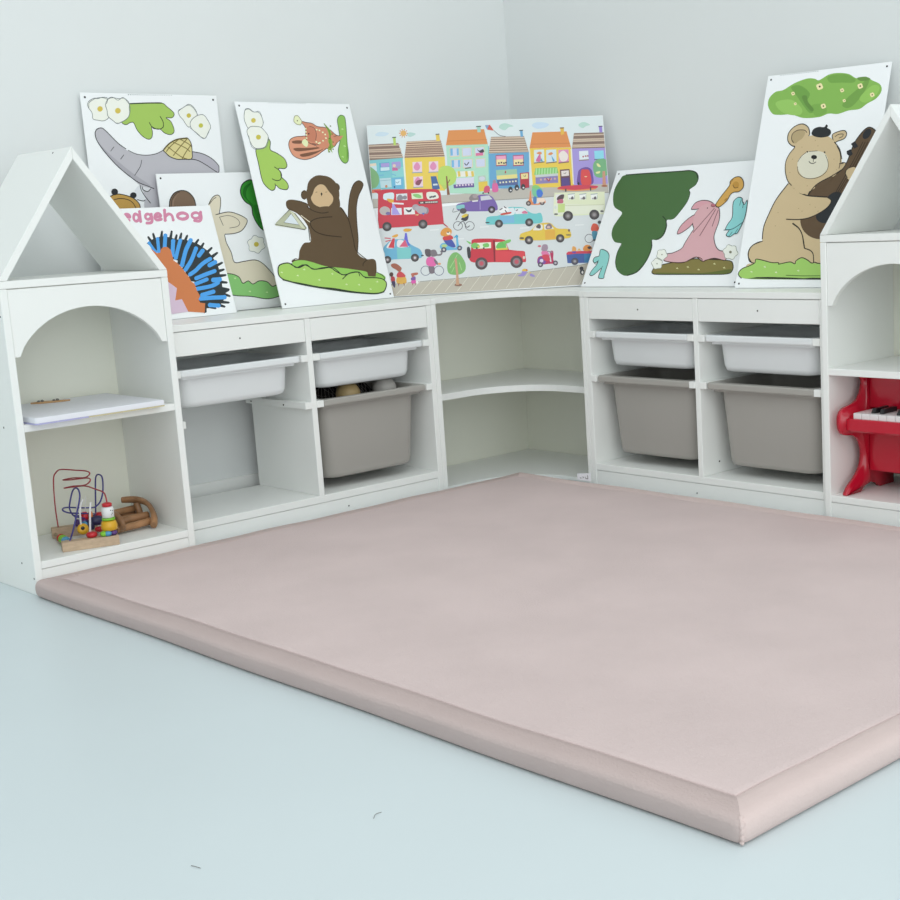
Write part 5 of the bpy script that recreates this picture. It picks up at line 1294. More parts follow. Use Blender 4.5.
(302,1,0,"1393 1177 1387 1167 1371 1160 1350 1158 1329 1162 1314 1171 1310 1182 1316 1192 1332 1199 1353 1201 1374 1197 1388 1188"),
(290,1,0,"429 1104 415 1057 382 1020 337 1001 288 1003 246 1027 218 1068 211 1117 226 1164 259 1201 304 1220 353 1217 395 1193 422 1153"),
(291,1,0,"380 1107 366 1072 335 1051 297 1053 269 1077 260 1114 274 1149 306 1170 343 1168 372 1144"),
(303,1,0,"353 1109 342 1086 318 1077 295 1088 288 1112 299 1135 323 1144 345 1133"),
(290,1,0,"1244 1116 1229 1065 1193 1026 1144 1005 1092 1008 1047 1034 1017 1077 1009 1130 1025 1181 1061 1221 1109 1241 1162 1238 1207 1212 1237 1169"),
(291,1,0,"1191 1119 1176 1082 1142 1060 1102 1062 1072 1088 1062 1127 1077 1165 1112 1187 1151 1184 1182 1159"),
(303,1,0,"1162 1121 1150 1096 1124 1087 1100 1099 1092 1125 1104 1150 1129 1159 1154 1147"),
(304,1,0,"570 581 792 585 810 384 549 390"),
(305,1,0,"571 681 673 741 796 634 785 569 569 575"),
(306,1,0,"423 972 561 980 713 839 640 727 547 798 423 889"),
(307,0,0,"582 388 621 386 574 282"),
(307,0,0,"729 389 761 387 762 271"),
(308,1,0,"385 592 482 586 489 453 390 442"),
(309,1,0,"390 442 495 453 483 288 443 283"),
(45,1,0,"458 661 448 628 425 605 395 598 366 609 347 634 342 668 352 700 375 723 405 730 433 720 453 694"),
(310,1,0,"979 458 1094 467 1087 368 972 365"),
(311,1,0,"968 525 1086 568 1094 467 979 458"),
(312,1,0,"978 657 1160 680 1171 619 1022 595"),
(312,1,0,"1061 586 1054 566 1039 552 1019 548 999 555 986 570 983 590 989 610 1005 624 1025 628 1044 621 1057 606"),
(295,1,0,"1170 386 1164 363 1151 347 1134 342 1118 349 1108 367 1105 390 1111 413 1124 429 1141 435 1157 428 1168 410"),
(313,0,0,"988 364 1021 362 999 284"),
(313,0,0,"1064 369 1090 368 1096 278"),
(314,3,18,"1549 710 1517 630 1444 584 1359 588 1295 643 1274 726 1307 806 1379 853 1464 849 1529 794"),
(314,3,18,"1942 688 1909 607 1837 561 1752 566 1687 620 1667 703 1699 784 1772 831 1857 826 1922 772"),
(315,1,0,"1518 859 1665 850 1666 650 1549 624 1507 726"),
(316,1,0,"1446 996 1504 1110 1652 1118 1749 1012 1732 863 1598 838 1470 878"),
(317,1,0,"1680 1050 1773 978 1792 877 1719 914"),
(318,1,0,"1440 1347 1572 1356 1616 1287 1588 1138 1458 1162"),
(319,1,0,"1601 1304 1734 1330 1792 1227 1769 1145 1621 1136"),
(319,1,48,"1771 1171 1887 1171 1931 1236 1895 1278"),
(320,1,0,"1879 898 1872 882 1854 871 1831 868 1808 873 1792 887 1787 903 1795 920 1812 931 1836 934 1858 928 1874 915"),
(321,1,0,"2058 828 2125 1058 2252 1201 2384 1210 2507 1086 2605 863 2580 664 2433 556 2202 552 2076 627"),
(322,1,21,"2135 757 2265 950 2379 1144"),
(322,1,21,"2475 670 2427 907"),
(322,1,18,"2174 621 2269 782"),
(323,0,0,"2288 1032 2355 1038 2369 576 2369 242 2277 248 2303 580"),
(324,1,0,"2457 230 2440 211 2397 199 2339 197 2282 206 2241 223 2227 244 2244 263 2288 275 2345 277 2403 268 2444 251"),
(323,0,0,"2282 314 2374 309 2369 242 2277 241"),
(325,1,0,"1891 1438 1979 1517 2142 1491 2201 1404 2363 1362 2390 1712 2439 1709 2452 1441 2545 1369 2506 1287 2358 1295 2028 1297 1916 1337"),
(326,1,0,"2107 1426 2094 1404 2061 1388 2018 1385 1976 1393 1946 1412 1937 1436 1950 1459 1982 1474 2025 1478 2068 1469 2098 1450"),
(327,1,0,"2021 1632 2219 1638 2350 1413 2297 1366 2137 1425 2046 1530"),
(328,1,0,"2009 1699 2227 1738 2303 1650 2217 1604 2018 1599"),
(329,1,0,"1938 1837 2011 1933 2146 1976 2271 1886 2228 1754 2060 1713 1948 1753"),
(330,1,0,"2231 1794 2221 1771 2198 1755 2168 1751 2139 1759 2119 1777 2113 1801 2123 1824 2145 1840 2176 1844 2205 1836 2225 1818"),
(331,1,0,"2191 1830 2186 1822 2175 1816 2160 1815 2145 1818 2135 1825 2132 1833 2136 1841 2148 1847 2163 1848 2177 1845 2188 1838"),
(325,1,42,"2320 1666 2422 1703"),
(332,1,0,"2451 1692 2444 1672 2426 1658 2402 1654 2379 1661 2364 1677 2359 1697 2367 1717 2385 1730 2408 1734 2431 1728 2447 1712"),
(333,1,0,"2075 1311 2062 1272 2031 1244 1990 1236 1952 1249 1925 1280 1918 1320 1931 1359 1962 1387 2003 1395 2041 1383 2068 1352"),
(333,1,0,"2539 1335 2527 1299 2498 1274 2461 1266 2426 1278 2402 1306 2395 1344 2407 1380 2436 1405 2473 1413 2508 1401 2533 1373"),
(334,1,0,"2029 1314 2024 1297 2011 1286 1994 1282 1978 1288 1967 1301 1964 1317 1969 1334 1982 1345 1999 1349 2015 1344 2026 1331"),
(334,1,0,"2497 1338 2492 1323 2480 1313 2465 1309 2450 1314 2440 1326 2437 1341 2443 1356 2454 1366 2469 1369 2484 1365 2494 1353"),
(335,1,0,"2466 2542 2488 2647 2671 2698 2852 2719 3039 2815 3165 2900 3404 2902 3549 2834 3655 2662 3696 2493 3605 2407 3008 2417 2651 2442 2505 2480"),
(336,1,0,"2466 2542 2486 2617 2696 2636 2687 2516 2537 2509"),
(337,0,0,"3207 2861 3462 2878 3558 2758 3211 2731"),
(338,1,0,"2858 2794 2927 2912 3048 2936 3133 2871 3138 2750 2972 2722"),
(339,1,0,"3115 2872 3103 2842 3075 2821 3039 2815 3003 2825 2979 2848 2972 2879 2984 2909 3012 2930 3048 2936 3083 2926 3107 2902"),
(340,0,24,"3182 2732 3166 2461"),
(341,0,0,"2943 2744 3123 2750 3120 2714 2955 2704"),
(342,1,0,"3617 2437 3602 2390 3570 2354 3525 2335 3477 2338 3436 2361 3409 2401 3402 2448 3416 2495 3449 2531 3494 2550 3541 2547 3583 2524 3610 2485"),
(291,1,0,"3568 2439 3554 2405 3523 2385 3487 2387 3459 2410 3450 2446 3464 2480 3495 2500 3532 2498 3560 2475"),
(343,1,0,"3541 2441 3530 2418 3507 2410 3485 2421 3477 2444 3488 2467 3512 2475 3534 2464"),
(344,3,18,"2602 2001 2571 1926 2501 1883 2418 1887 2355 1938 2336 2015 2367 2090 2437 2133 2519 2129 2583 2079"),
(344,3,18,"2953 1982 2921 1907 2851 1864 2768 1869 2705 1919 2686 1996 2717 2071 2787 2114 2870 2110 2933 2060"),
(344,1,24,"2469 2008 2628 2141 2718 1955 2820 1995"),
(345,1,0,"2573 2205 2699 2289 2808 2343 2781 2194 2688 2138"),
(346,1,0,"2595 2294 2735 2362 2791 2314 2666 2245"),
(347,1,0,"2759 2443 2742 2401 2703 2372 2651 2364 2602 2378 2567 2410 2557 2453 2574 2495 2613 2523 2664 2532 2714 2518 2749 2485"),
(348,1,24,"2559 2402 2423 2183"),
(349,1,18,"2565 2477 2352 2428 2391 2546"),
(350,1,0,"3313 2044 3334 2194 3443 2243 3683 2252 3809 2321 4001 2477 4213 2488 4481 2452 4593 2340 4708 2273 4827 2252 4979 2259 4987 1985 4622 1959 3872 1984 3393 1995"),
(351,0,0,"3727 2234 4162 2226 4160 2014 3754 2006"),
(254,1,0,"3746 2294 3878 2438 4060 2459 4180 2453 4158 2257 3774 2262"),
(352,0,0,"4210 2451 4480 2437 4576 2326 4587 2265 4210 2269"),
(353,1,0,"3743 2445 3914 2512 4028 2431 3961 2343 3751 2354"),
(354,1,30,"3741 2415 3835 2471"),
(354,1,30,"3884 2514 3955 2465"),
(354,1,30,"3905 2407 3959 2328"),
(355,1,0,"3778 2307 4066 2344 4062 2292 3804 2260"),
(356,1,0,"4200 2331 4252 2419 4352 2353 4363 2292"),
(357,1,0,"4410 2319 4504 2360 4588 2280 4436 2273"),
(358,1,0,"3419 2057 3410 2048 3385 2043 3352 2042 3320 2046 3296 2054 3288 2064 3297 2072 3322 2078 3355 2078 3388 2074 3411 2066"),
(354,1,27,"4234 2374 4296 2401"),
(290,1,0,"3814 2002 3798 1951 3761 1911 3711 1890 3658 1893 3612 1919 3582 1962 3575 2015 3591 2067 3627 2107 3677 2128 3730 2125 3776 2099 3806 2055"),
(291,1,0,"3760 2005 3744 1967 3709 1945 3669 1947 3638 1973 3628 2012 3644 2051 3679 2073 3719 2071 3750 2045"),
(359,1,0,"3730 2007 3717 1982 3691 1973 3667 1985 3658 2011 3671 2036 3697 2045 3721 2033"),
(290,1,0,"4722 1993 4706 1941 4669 1901 4619 1880 4565 1883 4519 1909 4489 1953 4481 2006 4498 2058 4534 2098 4584 2119 4638 2116 4684 2090 4714 2046"),
(291,1,0,"4668 1996 4652 1958 4617 1935 4576 1937 4545 1963 4536 2003 4551 2042 4586 2064 4627 2062 4658 2036"),
(359,1,0,"4638 1998 4625 1973 4599 1963 4574 1975 4566 2002 4578 2027 4604 2036 4629 2024"),
(360,1,0,"2832 1497 2867 1570 3063 1590 3479 1567 3805 1518 3859 1440 3930 1194 4108 1169 4376 1139 4399 1046 4412 834 4290 810 3484 857 2771 912 2806 1287"),
(360,0,0,"2833 1512 3834 1502 3931 1209 4405 1122 4412 834 2777 912"),
(361,0,0,"3511 1202 4376 1133 4384 1047 4352 837 3500 871"),
(362,0,0,"2874 1464 3412 1465 3403 1284 2875 1289"),
(362,0,0,"3531 1458 3830 1457 3902 1226 3537 1231"),
(363,1,0,"2810 1407 2934 1476 3062 1393 3040 1304 2862 1314"),
(363,1,0,"3169 1418 3320 1439 3341 1333 3191 1326"),
(363,1,0,"2687 1550 2816 1482 2782 1439 2713 1503"),
(364,1,0,"3561 1275 3618 1423 3741 1462 3985 1509 3979 1433 3854 1380 3844 1244"),
(365,0,0,"3545 1261 3891 1272 3901 1211 3542 1216"),
(363,1,0,"3771 1460 3985 1518 3995 1447 3826 1396"),
(366,1,0,"2984 1352 3062 1393 3055 1303"),
(186,0,48,"2951 1309 2999 1306"),
(186,0,48,"3159 1297 3207 1295"),
(367,1,0,"2684 1324 2761 1350 2788 1198 2766 1033 2692 1037"),
(368,0,0,"3476 1521 3536 1518 3500 871 3455 873"),
(369,1,0,"3263 830 3231 738 3158 674 3064 654 2974 685 2912 757 2895 851 2927 943 2999 1007 3093 1027 3184 996 3246 924"),
(370,1,0,"3192 834 3172 778 3128 739 3070 726 3015 745 2977 789 2966 847 2986 903 3030 942 3088 955 3143 936 3181 892"),
(371,1,0,"3144 837 3133 804 3107 781 3074 774 3042 785 3020 811 3014 844 3025 877 3051 900 3084 907 3116 896 3138 870"),
(369,1,0,"4315 821 4282 729 4209 665 4114 645 4024 675 3961 748 3944 842 3976 934 4049 999 4144 1018 4235 988 4297 916"),
(370,1,0,"4243 825 4223 769 4178 729 4120 717 4065 736 4026 780 4016 838 4035 895 4080 934 4138 946 4194 928 4232 883"),
(371,1,0,"4195 828 4184 795 4158 773 4124 766 4092 776 4070 802 4063 836 4075 868 4101 891 4135 898 4167 887 4189 862"),
(372,1,0,"4397 941 4390 917 4375 900 4357 894 4339 902 4328 920 4325 945 4331 969 4346 985 4364 991 4382 983 4394 965"),
(373,1,0,"4552 2586 4652 2702 4700 2928 4731 2941 4729 2728 4792 2573 4943 2565 4953 2687 5106 2709 5140 2570 4969 2518 4608 2537"),
(374,1,0,"4766 3001 4865 3102 4983 3066 5080 2954 5053 2803 4897 2750 4782 2817"),
(375,1,0,"4897 2933 5007 2988 5088 2862 5018 2744 4913 2765"),
(376,1,0,"4792 2756 4882 2751 4859 2570 4777 2568"),
(347,1,0,"4702 2572 4689 2534 4659 2508 4620 2500 4584 2512 4558 2541 4551 2579 4564 2617 4594 2643 4633 2651 4669 2639 4695 2610"),
(347,1,0,"5116 2572 5103 2534 5073 2508 5034 2500 4997 2512 4972 2541 4965 2579 4978 2617 5008 2643 5047 2651 5083 2639 5109 2610"),
(377,1,0,"4660 2574 4654 2557 4641 2546 4624 2542 4608 2548 4597 2560 4593 2577 4599 2594 4612 2605 4629 2609 4645 2604 4656 2591"),
(377,1,0,"5074 2574 5068 2557 5055 2546 5038 2542 5022 2547 5010 2560 5007 2577 5013 2594 5026 2605 5043 2609 5059 2604 5070 2591"),
(34,1,0,"4771 3061 4867 3123 4984 3081 4949 3022 4828 3013"),
(378,1,0,"4910 2719 5106 2709 5112 2602 4916 2603"),
(379,1,0,"5434 2830 5542 2855 6849 2819 6950 2737 6902 2158 6762 2135 5635 2133 5381 2177 5365 2361"),
(380,0,0,"5393 2512 6908 2418 6892 2158 5382 2192"),
(381,0,0,"5513 2505 5726 2510 5699 2252 5493 2247"),
(382,0,21,"5721 2449 6908 2418"),
(383,0,0,"5461 2798 5705 2807 5683 2542 5471 2538"),
(384,0,0,"5839 2778 6038 2790 6034 2631 5839 2626"),
(385,0,0,"5835 2800 6049 2814 6047 2783 5833 2770"),
(348,1,0,"5913 2637 5937 2703 5986 2713 5998 2633"),
(359,1,0,"5902 2656 5899 2644 5892 2635 5882 2633 5873 2636 5868 2646 5866 2658 5869 2670 5877 2679 5886 2681 5895 2678 5901 2668"),
(386,0,0,"6019 2748 6044 2753 6035 2637 6010 2632"),
(384,0,0,"6188 2761 6387 2772 6383 2613 6188 2608"),
(385,0,0,"6184 2782 6398 2796 6396 2765 6181 2752"),
(348,1,0,"6262 2619 6285 2685 6335 2695 6347 2615"),
(359,1,0,"6251 2638 6248 2626 6240 2618 6231 2615 6222 2619 6216 2628 6215 2640 6218 2652 6226 2661 6235 2663 6244 2660 6250 2650"),
(386,0,0,"6368 2730 6393 2735 6384 2619 6359 2614"),
(384,0,0,"6531 2743 6731 2754 6727 2595 6531 2590"),
(385,0,0,"6527 2765 6742 2778 6739 2748 6524 2734"),
(348,1,0,"6605 2602 6629 2668 6679 2677 6690 2597"),
(359,1,0,"6594 2621 6591 2609 6584 2600 6574 2597 6565 2601 6559 2610 6558 2622 6561 2634 6569 2643 6578 2646 6587 2642 6593 2633"),
(386,0,0,"6712 2712 6737 2717 6727 2602 6702 2597"),
(387,1,0,"5498 2689 5596 2776 5718 2785 5677 2649 5522 2612"),
(388,1,0,"5523 2627 5662 2650 5668 2534 5501 2536"),
(389,1,0,"5538 2992 5709 3045 6227 3055 6682 3011 6771 2976 6644 2921 6063 2911 5699 2923"),
(390,1,0,"5552 2976 6063 2911 6675 2935 6611 2892 6061 2880 5609 2934"),
(391,0,0,"5763 2965 5809 2963 5801 2872 5756 2874"),
(391,0,0,"6526 2973 6562 2971 6553 2864 6517 2866"),
(392,1,0,"5466 2410 5459 2386 5445 2369 5426 2364 5409 2371 5397 2389 5394 2414 5401 2438 5415 2455 5434 2461 5452 2453 5463 2435"),
(393,1,0,"5489 2202 5480 2189 5457 2180 5426 2178 5396 2183 5375 2194 5368 2208 5377 2221 5400 2230 5431 2232 5461 2227 5482 2216"),
(393,1,0,"6885 2220 6877 2207 6856 2198 6828 2195 6801 2201 6782 2212 6776 2226 6784 2239 6805 2248 6833 2250 6860 2245 6879 2234"),
(290,1,0,"5938 2123 5918 2058 5871 2008 5808 1982 5741 1985 5683 2018 5645 2073 5635 2139 5656 2204 5702 2255 5765 2281 5832 2277 5891 2245 5928 2190"),
(291,1,0,"5870 2127 5850 2079 5806 2051 5755 2053 5715 2086 5704 2136 5723 2184 5767 2212 5819 2209 5858 2177"),
(394,1,0,"5832 2129 5816 2097 5783 2086 5752 2101 5741 2134 5757 2165 5790 2177 5821 2162"),
(290,1,0,"6740 2121 6719 2055 6672 2005 6609 1979 6541 1982 6483 2015 6445 2070 6436 2137 6456 2202 6503 2253 6566 2279 6634 2275 6692 2243 6730 2187"),
(291,1,0,"6671 2124 6651 2076 6607 2048 6555 2050 6516 2083 6504 2133 6524 2181 6568 2210 6620 2207 6659 2174"),
(394,1,0,"6633 2126 6617 2095 6584 2083 6553 2098 6542 2131 6558 2163 6591 2174 6622 2159"),
(395,1,0,"4271 1523 4312 1657 4452 1710 4637 1761 4799 1904 4984 1955 5226 1948 5366 1813 5483 1761 5754 1731 5835 1605 5810 1484 5610 1449 5033 1436 4582 1454 4313 1475"),
(396,0,0,"5057 1732 5360 1737 5353 1464 5050 1450"),
(397,1,0,"4698 1773 4814 1897 4981 1909 4969 1758 4756 1748"),
(397,0,0,"5041 1906 5223 1912 5333 1769 5044 1754"),
(347,1,0,"4794 1843 4877 1930 4942 1881 4911 1792"),
(398,1,0,"5080 1828 5164 1930 5253 1910 5273 1787 5120 1765"),
(399,1,0,"5219 1821 5211 1803 5192 1790 5168 1787 5144 1793 5127 1807 5122 1826 5130 1844 5149 1856 5173 1860 5197 1853 5214 1839"),
(400,1,0,"4413 1530 4403 1517 4376 1509 4339 1507 4304 1513 4278 1524 4270 1538 4280 1551 4307 1560 4344 1562 4379 1556 4405 1545"),
(401,1,0,"5833 1550 5822 1538 5792 1531 5753 1530 5714 1535 5686 1546 5676 1558 5688 1570 5717 1577 5757 1578 5796 1573 5824 1563"),
(402,1,0,"5812 1691 5806 1670 5793 1655 5778 1650 5763 1657 5753 1673 5751 1694 5757 1715 5769 1730 5785 1735 5799 1729 5809 1713"),
(290,1,0,"4679 1455 4662 1401 4623 1359 4571 1337 4515 1340 4466 1367 4435 1413 4427 1469 4443 1523 4482 1566 4534 1587 4591 1584 4639 1557 4671 1511"),
(291,1,0,"4622 1458 4605 1418 4569 1395 4526 1397 4493 1424 4483 1466 4500 1506 4536 1530 4579 1527 4612 1500"),
(403,1,0,"4590 1460 4577 1434 4550 1424 4524 1437 4515 1464 4528 1491 4556 1500 4581 1488"),
(290,1,0,"5623 1458 5606 1403 5567 1361 5514 1339 5458 1342 5409 1370 5377 1416 5369 1472 5386 1526 5425 1569 5478 1590 5534 1587 5583 1560 5615 1514"),
(291,1,0,"5566 1461 5549 1421 5512 1397 5469 1400 5436 1427 5426 1469 5443 1509 5480 1533 5523 1530 5556 1503"),
(403,1,0,"5534 1463 5520 1436 5493 1427 5467 1439 5458 1467 5471 1493 5499 1503 5525 1490"),
(404,1,0,"4752 754 4780 919 4905 972 5087 977 5133 793 5178 790 5155 1065 5234 1106 5258 1028 5240 817 5356 750 5336 690 5157 715 4854 703"),
(405,1,0,"4755 784 4810 917 4947 925 5012 800 4945 712 4795 721"),
(406,1,0,"4935 819 4926 792 4905 774 4877 768 4850 777 4832 798 4827 825 4837 852 4858 871 4886 876 4912 868 4930 847"),
(407,1,0,"4887 1049 4980 1150 5094 1068 5145 944 4992 922"),
(408,1,0,"4909 1200 4962 1303 5083 1296 5104 1189 5037 1102 4918 1123"),
(409,1,0,"4907 1260 4899 1246 4878 1236 4851 1233 4824 1239 4805 1251 4799 1266 4808 1281 4828 1291 4856 1294 4883 1288 4901 1276"),
(410,1,0,"4905 972 5088 992 5135 823 4983 816"),
(411,1,0,"4914 699 4901 662 4871 636 4832 628 4796 640 4771 669 4763 708 4777 745 4806 771 4845 779 4881 767 4907 737"),
(411,1,0,"5369 725 5356 687 5326 661 5288 653 5251 666 5226 695 5219 733 5232 770 5261 796 5300 804 5337 792 5362 763"),
(412,1,0,"4872 701 4866 685 4853 674 4836 670 4820 676 4809 688 4806 705 4811 722 4824 733 4841 737 4857 731 4868 718"),
(412,1,0,"5327 727 5321 711 5308 699 5291 696 5275 701 5264 714 5261 731 5266 747 5280 759 5296 762 5313 757 5324 744"),
(413,1,36,"5067 1100 5230 1060"),
(414,0,0,"5647 976 6209 975 6330 968 6513 964 6488 670 5655 702"),
(415,0,0,"6177 961 6512 958 6488 670 6170 688"),
(410,1,0,"5661 960 5682 1035 5820 1051 6518 1034 6512 958 5935 975"),
(416,1,0,"5826 1118 5863 1207 5950 1157 5942 1051 5835 1051"),
(417,1,0,"5973 1064 6040 1137 6109 1057"),
(418,1,0,"6161 1130 6244 1217 6365 1210 6434 1115 6336 1035 6185 1052"),
(419,1,0,"6420 1131 6410 1110 6386 1095 6356 1091 6326 1099 6305 1116 6298 1137 6308 1158 6332 1172 6363 1176 6392 1169 6413 1152"),
(420,0,0,"5820 1051 5942 1051 5937 990 5822 997"),
(421,1,0,"5989 738 5974 691 5941 655 5896 636 5847 639 5805 663 5778 702 5771 750 5786 797 5819 833 5864 852 5913 849 5955 825 5982 786"),
(291,1,0,"5940 741 5926 706 5894 686 5857 688 5829 711 5820 747 5834 782 5866 802 5903 800 5931 776"),
(422,1,0,"5913 742 5901 720 5877 711 5855 722 5847 746 5859 768 5883 777 5905 766"),
(203,3,18,"6500 1407 6470 1333 6402 1290 6324 1295 6264 1344 6246 1420 6276 1494 6343 1537 6422 1533 6482 1483"),
(423,1,0,"6453 1723 6525 1857 6646 1835 6696 1710 6628 1622 6476 1631"),
(424,1,0,"6475 1615 6627 1607 6593 1380 6499 1355"),
(425,1,0,"6781 1889 6772 1865 6751 1848 6723 1843 6696 1851 6677 1870 6672 1895 6681 1919 6703 1936 6731 1941 6758 1933 6776 1914"),
(425,1,0,"6612 1349 6601 1334 6576 1324 6542 1322 6509 1328 6486 1340 6478 1356 6488 1371 6514 1380 6547 1383 6580 1377 6604 1364"),
(426,1,0,"4250 473 4294 563 4419 519 4317 395 4134 399 4192 440"),
(426,1,0,"4500 385 4524 457 4647 376 4608 349"),
(427,1,0,"4277 582 4353 608 4442 573 4420 530 4292 537"),
(428,1,0,"4441 566 4436 555 4425 547 4410 545 4396 549 4386 558 4383 569 4387 580 4399 587 4414 589 4428 586 4438 577"),
(429,1,0,"4471 479 4538 493 4524 450"),
(430,1,0,"6123 513 6113 484 6089 463 6059 457 6030 467 6010 490 6005 520 6015 549 6039 569 6069 575 6098 566 6118 543"),
(345,1,0,"6140 408 6128 364 6101 333 6067 323 6034 337 6013 371 6007 416 6020 459 6047 490 6081 500 6113 487 6135 453"),
(431,1,0,"6113 394 6108 373 6095 357 6080 352 6066 359 6056 376 6054 398 6060 420 6072 436 6087 441 6102 434 6111 417"),
],
}
def blk(name, a0, a1, b0, b1, h, z0=.0002):
    bm = bmesh.new(); prism(bm, [(a0, b0), (a1, b0), (a1, b1), (a0, b1)], z0, h, tf, .0008); return obj(name, bm, 'birch', bmz)
blk('wooden_block', .0, .1265, -.008, .020, .0225); blk('wooden_block', -.006, .100, .166, .192, .0245)
def wire(name, pts, r, m): return obj(name, tube(bmesh.new(), [tf(*q) for q in spline(pts, 6)], r, 8), m, bmz)
wire('red_wire', [(0.0100, 0.1790, 0.0245), (0.0086, 0.1740, 0.0810), (0.0121, 0.1740, 0.1422), (0.0192, 0.1660, 0.1610), (0.0300, 0.1500, 0.1693), (0.0583, 0.1170, 0.1687), (0.0796, 0.0850, 0.1686), (0.0857, 0.0690, 0.1641), (0.0772, 0.1010, 0.1508), (0.0546, 0.1500, 0.1452), (0.0335, 0.1740, 0.1394), (0.0482, 0.1340, 0.1440), (0.0800, 0.0850, 0.1516), (0.0841, 0.0610, 0.1486), (0.0737, 0.0850, 0.1355), (0.0510, 0.1340, 0.1280), (0.0329, 0.1660, 0.1205), (0.0508, 0.1340, 0.1260), (0.0750, 0.1010, 0.1304), (0.0934, 0.0690, 0.1256), (0.1070, 0.0360, 0.1217), (0.1098, 0.0200, 0.1143), (0.1103, 0.0120, 0.1011)], .0016, 'redw')
wire('navy_wire', [(0.0188, 0.0060, 0.0225), (0.0196, 0.0120, 0.0220), (0.0318, 0.0120, 0.0525), (0.0444, 0.0170, 0.0904), (0.0530, 0.0200, 0.1197), (0.0535, 0.0360, 0.1338), (0.0489, 0.0530, 0.1365), (0.0420, 0.0690, 0.1253), (0.0326, 0.0690, 0.0952), (0.0324, 0.0690, 0.0832), (0.0383, 0.0770, 0.0688), (0.0517, 0.0850, 0.0594), (0.0775, 0.1010, 0.0504), (0.0900, 0.1250, 0.0520), (0.0940, 0.1500, 0.0400), (0.0940, 0.1700, 0.0245)], .0019, 'bluew')
wire('navy_wire', [(0.0940, 0.1790, 0.0245), (0.0989, 0.1740, 0.0482), (0.1035, 0.1740, 0.0927), (0.1076, 0.1740, 0.1297), (0.1106, 0.1690, 0.1412), (0.1155, 0.1580, 0.1447), (0.1208, 0.1500, 0.1390), (0.1201, 0.1420, 0.1204), (0.1157, 0.1340, 0.1000), (0.1084, 0.1250, 0.0851), (0.0984, 0.1170, 0.0767), (0.0888, 0.1170, 0.0731), (0.0587, 0.1090, 0.0780), (0.0335, 0.1010, 0.0839), (0.0210, 0.0850, 0.0869), (0.0160, 0.0690, 0.0862), (0.0192, 0.0610, 0.0828), (0.0316, 0.0690, 0.0760), (0.0550, 0.0850, 0.0692), (0.0788, 0.1010, 0.0620), (0.0938, 0.1170, 0.0563)], .0019, 'bluew')
wire('navy_wire', [(.0500, .179, .0245), (.0516, .175, .040), (.0504, .160, .052), (.056, .120, .056)], .0019, 'bluew')
wire('white_rod', [(0.0511, 0.0530, 0.0409), (0.0522, 0.0530, 0.0759), (0.0568, 0.0610, 0.0932), (0.0635, 0.0690, 0.1043)], .0024, 'whitew')
wire('white_rod', [(0.0664, 0.0200, 0.0315), (0.0702, 0.0200, 0.0694), (0.0735, 0.0230, 0.0924), (0.0765, 0.0280, 0.1020)], .0024, 'whitew')
wire('white_rod', [(0.0510, 0.1010, 0.0677), (0.0509, 0.1010, 0.0873), (0.0537, 0.1010, 0.1064)], .0010, 'whitew')
wire('white_rod', [(0.0696, 0.1090, 0.0637), (0.0711, 0.1090, 0.0831), (0.0747, 0.1090, 0.1035)], .0010, 'whitew')

for q in ((.040, .0215), (.0085, .0)): pass
wire('dowel', [(-.0005, .160, .012), (.020, .026, .012)], .0035, 'birch'); wire('dowel', [(.1, .166, .012), (.1, .02, .012)], .0035, 'birch')
def bead(c, r, h, m, ax=(0, 0, 1)):
    A = tf(c[0]+ax[0], c[1]+ax[1], c[2]+ax[2])-tf(*c)
    return obj('bead', lathe(bmesh.new(), [(r*.45, -h/2), (r*.85, -h*.4), (r, -h*.15), (r, h*.15), (r*.85, h*.4), (r*.45, h/2)], tf(*c), A, 16), m, bmz)
dz = Vector((.0205, -.134, 0)).normalized()
for t, m in ((.42, 'redp'), (.52, 'green'), (.62, 'green'), (.72, 'blue')): bead((-.0005+.0205*t, .160-.134*t, .012), .0105, .011, m, dz)
bead((0.0546, 0.0530, 0.0368), 0.0135, 0.0140, 'yellow', (.2, -1, .3))
bead((0.0688, 0.0120, 0.0290), 0.0125, 0.0130, 'redp')
bead((0.1039, 0.1500, 0.0479), 0.0100, 0.0120, 'redp')
bead((0.0929, 0.0690, 0.0281), 0.0105, 0.0120, 'redp')
bead((0.0658, 0.1010, 0.0578), 0.0110, 0.0160, 'redp', (1, 0, 0))
bead((0.0643, 0.1010, 0.0449), 0.0110, 0.0140, 'purple', (1, 0, 0))
bead((0.0912, 0.0850, 0.0464), 0.0120, 0.0280, 'navy', (1, 0, 0))
bead((0.0539, 0.1660, 0.0311), 0.0095, 0.0120, 'purple', (1, 0, 0))
bead((0.0798, 0.1010, 0.0578), .0105, .010, 'orange', (1, 0, 0))
bead((0.0773, 0.1010, 0.0449), .0105, .010, 'orange', (1, 0, 0))
bead((0.0743, 0.0850, 0.0378), .011, .024, 'navy')
bead((0.0623, 0.0850, 0.0418), .0105, .012, 'blue')
bead((.0530, .0490, .0393), .0045, .0165, 'dark', (.2, -1, .3))
bead((.0485, .036, .0125), .0085, .012, 'birch')
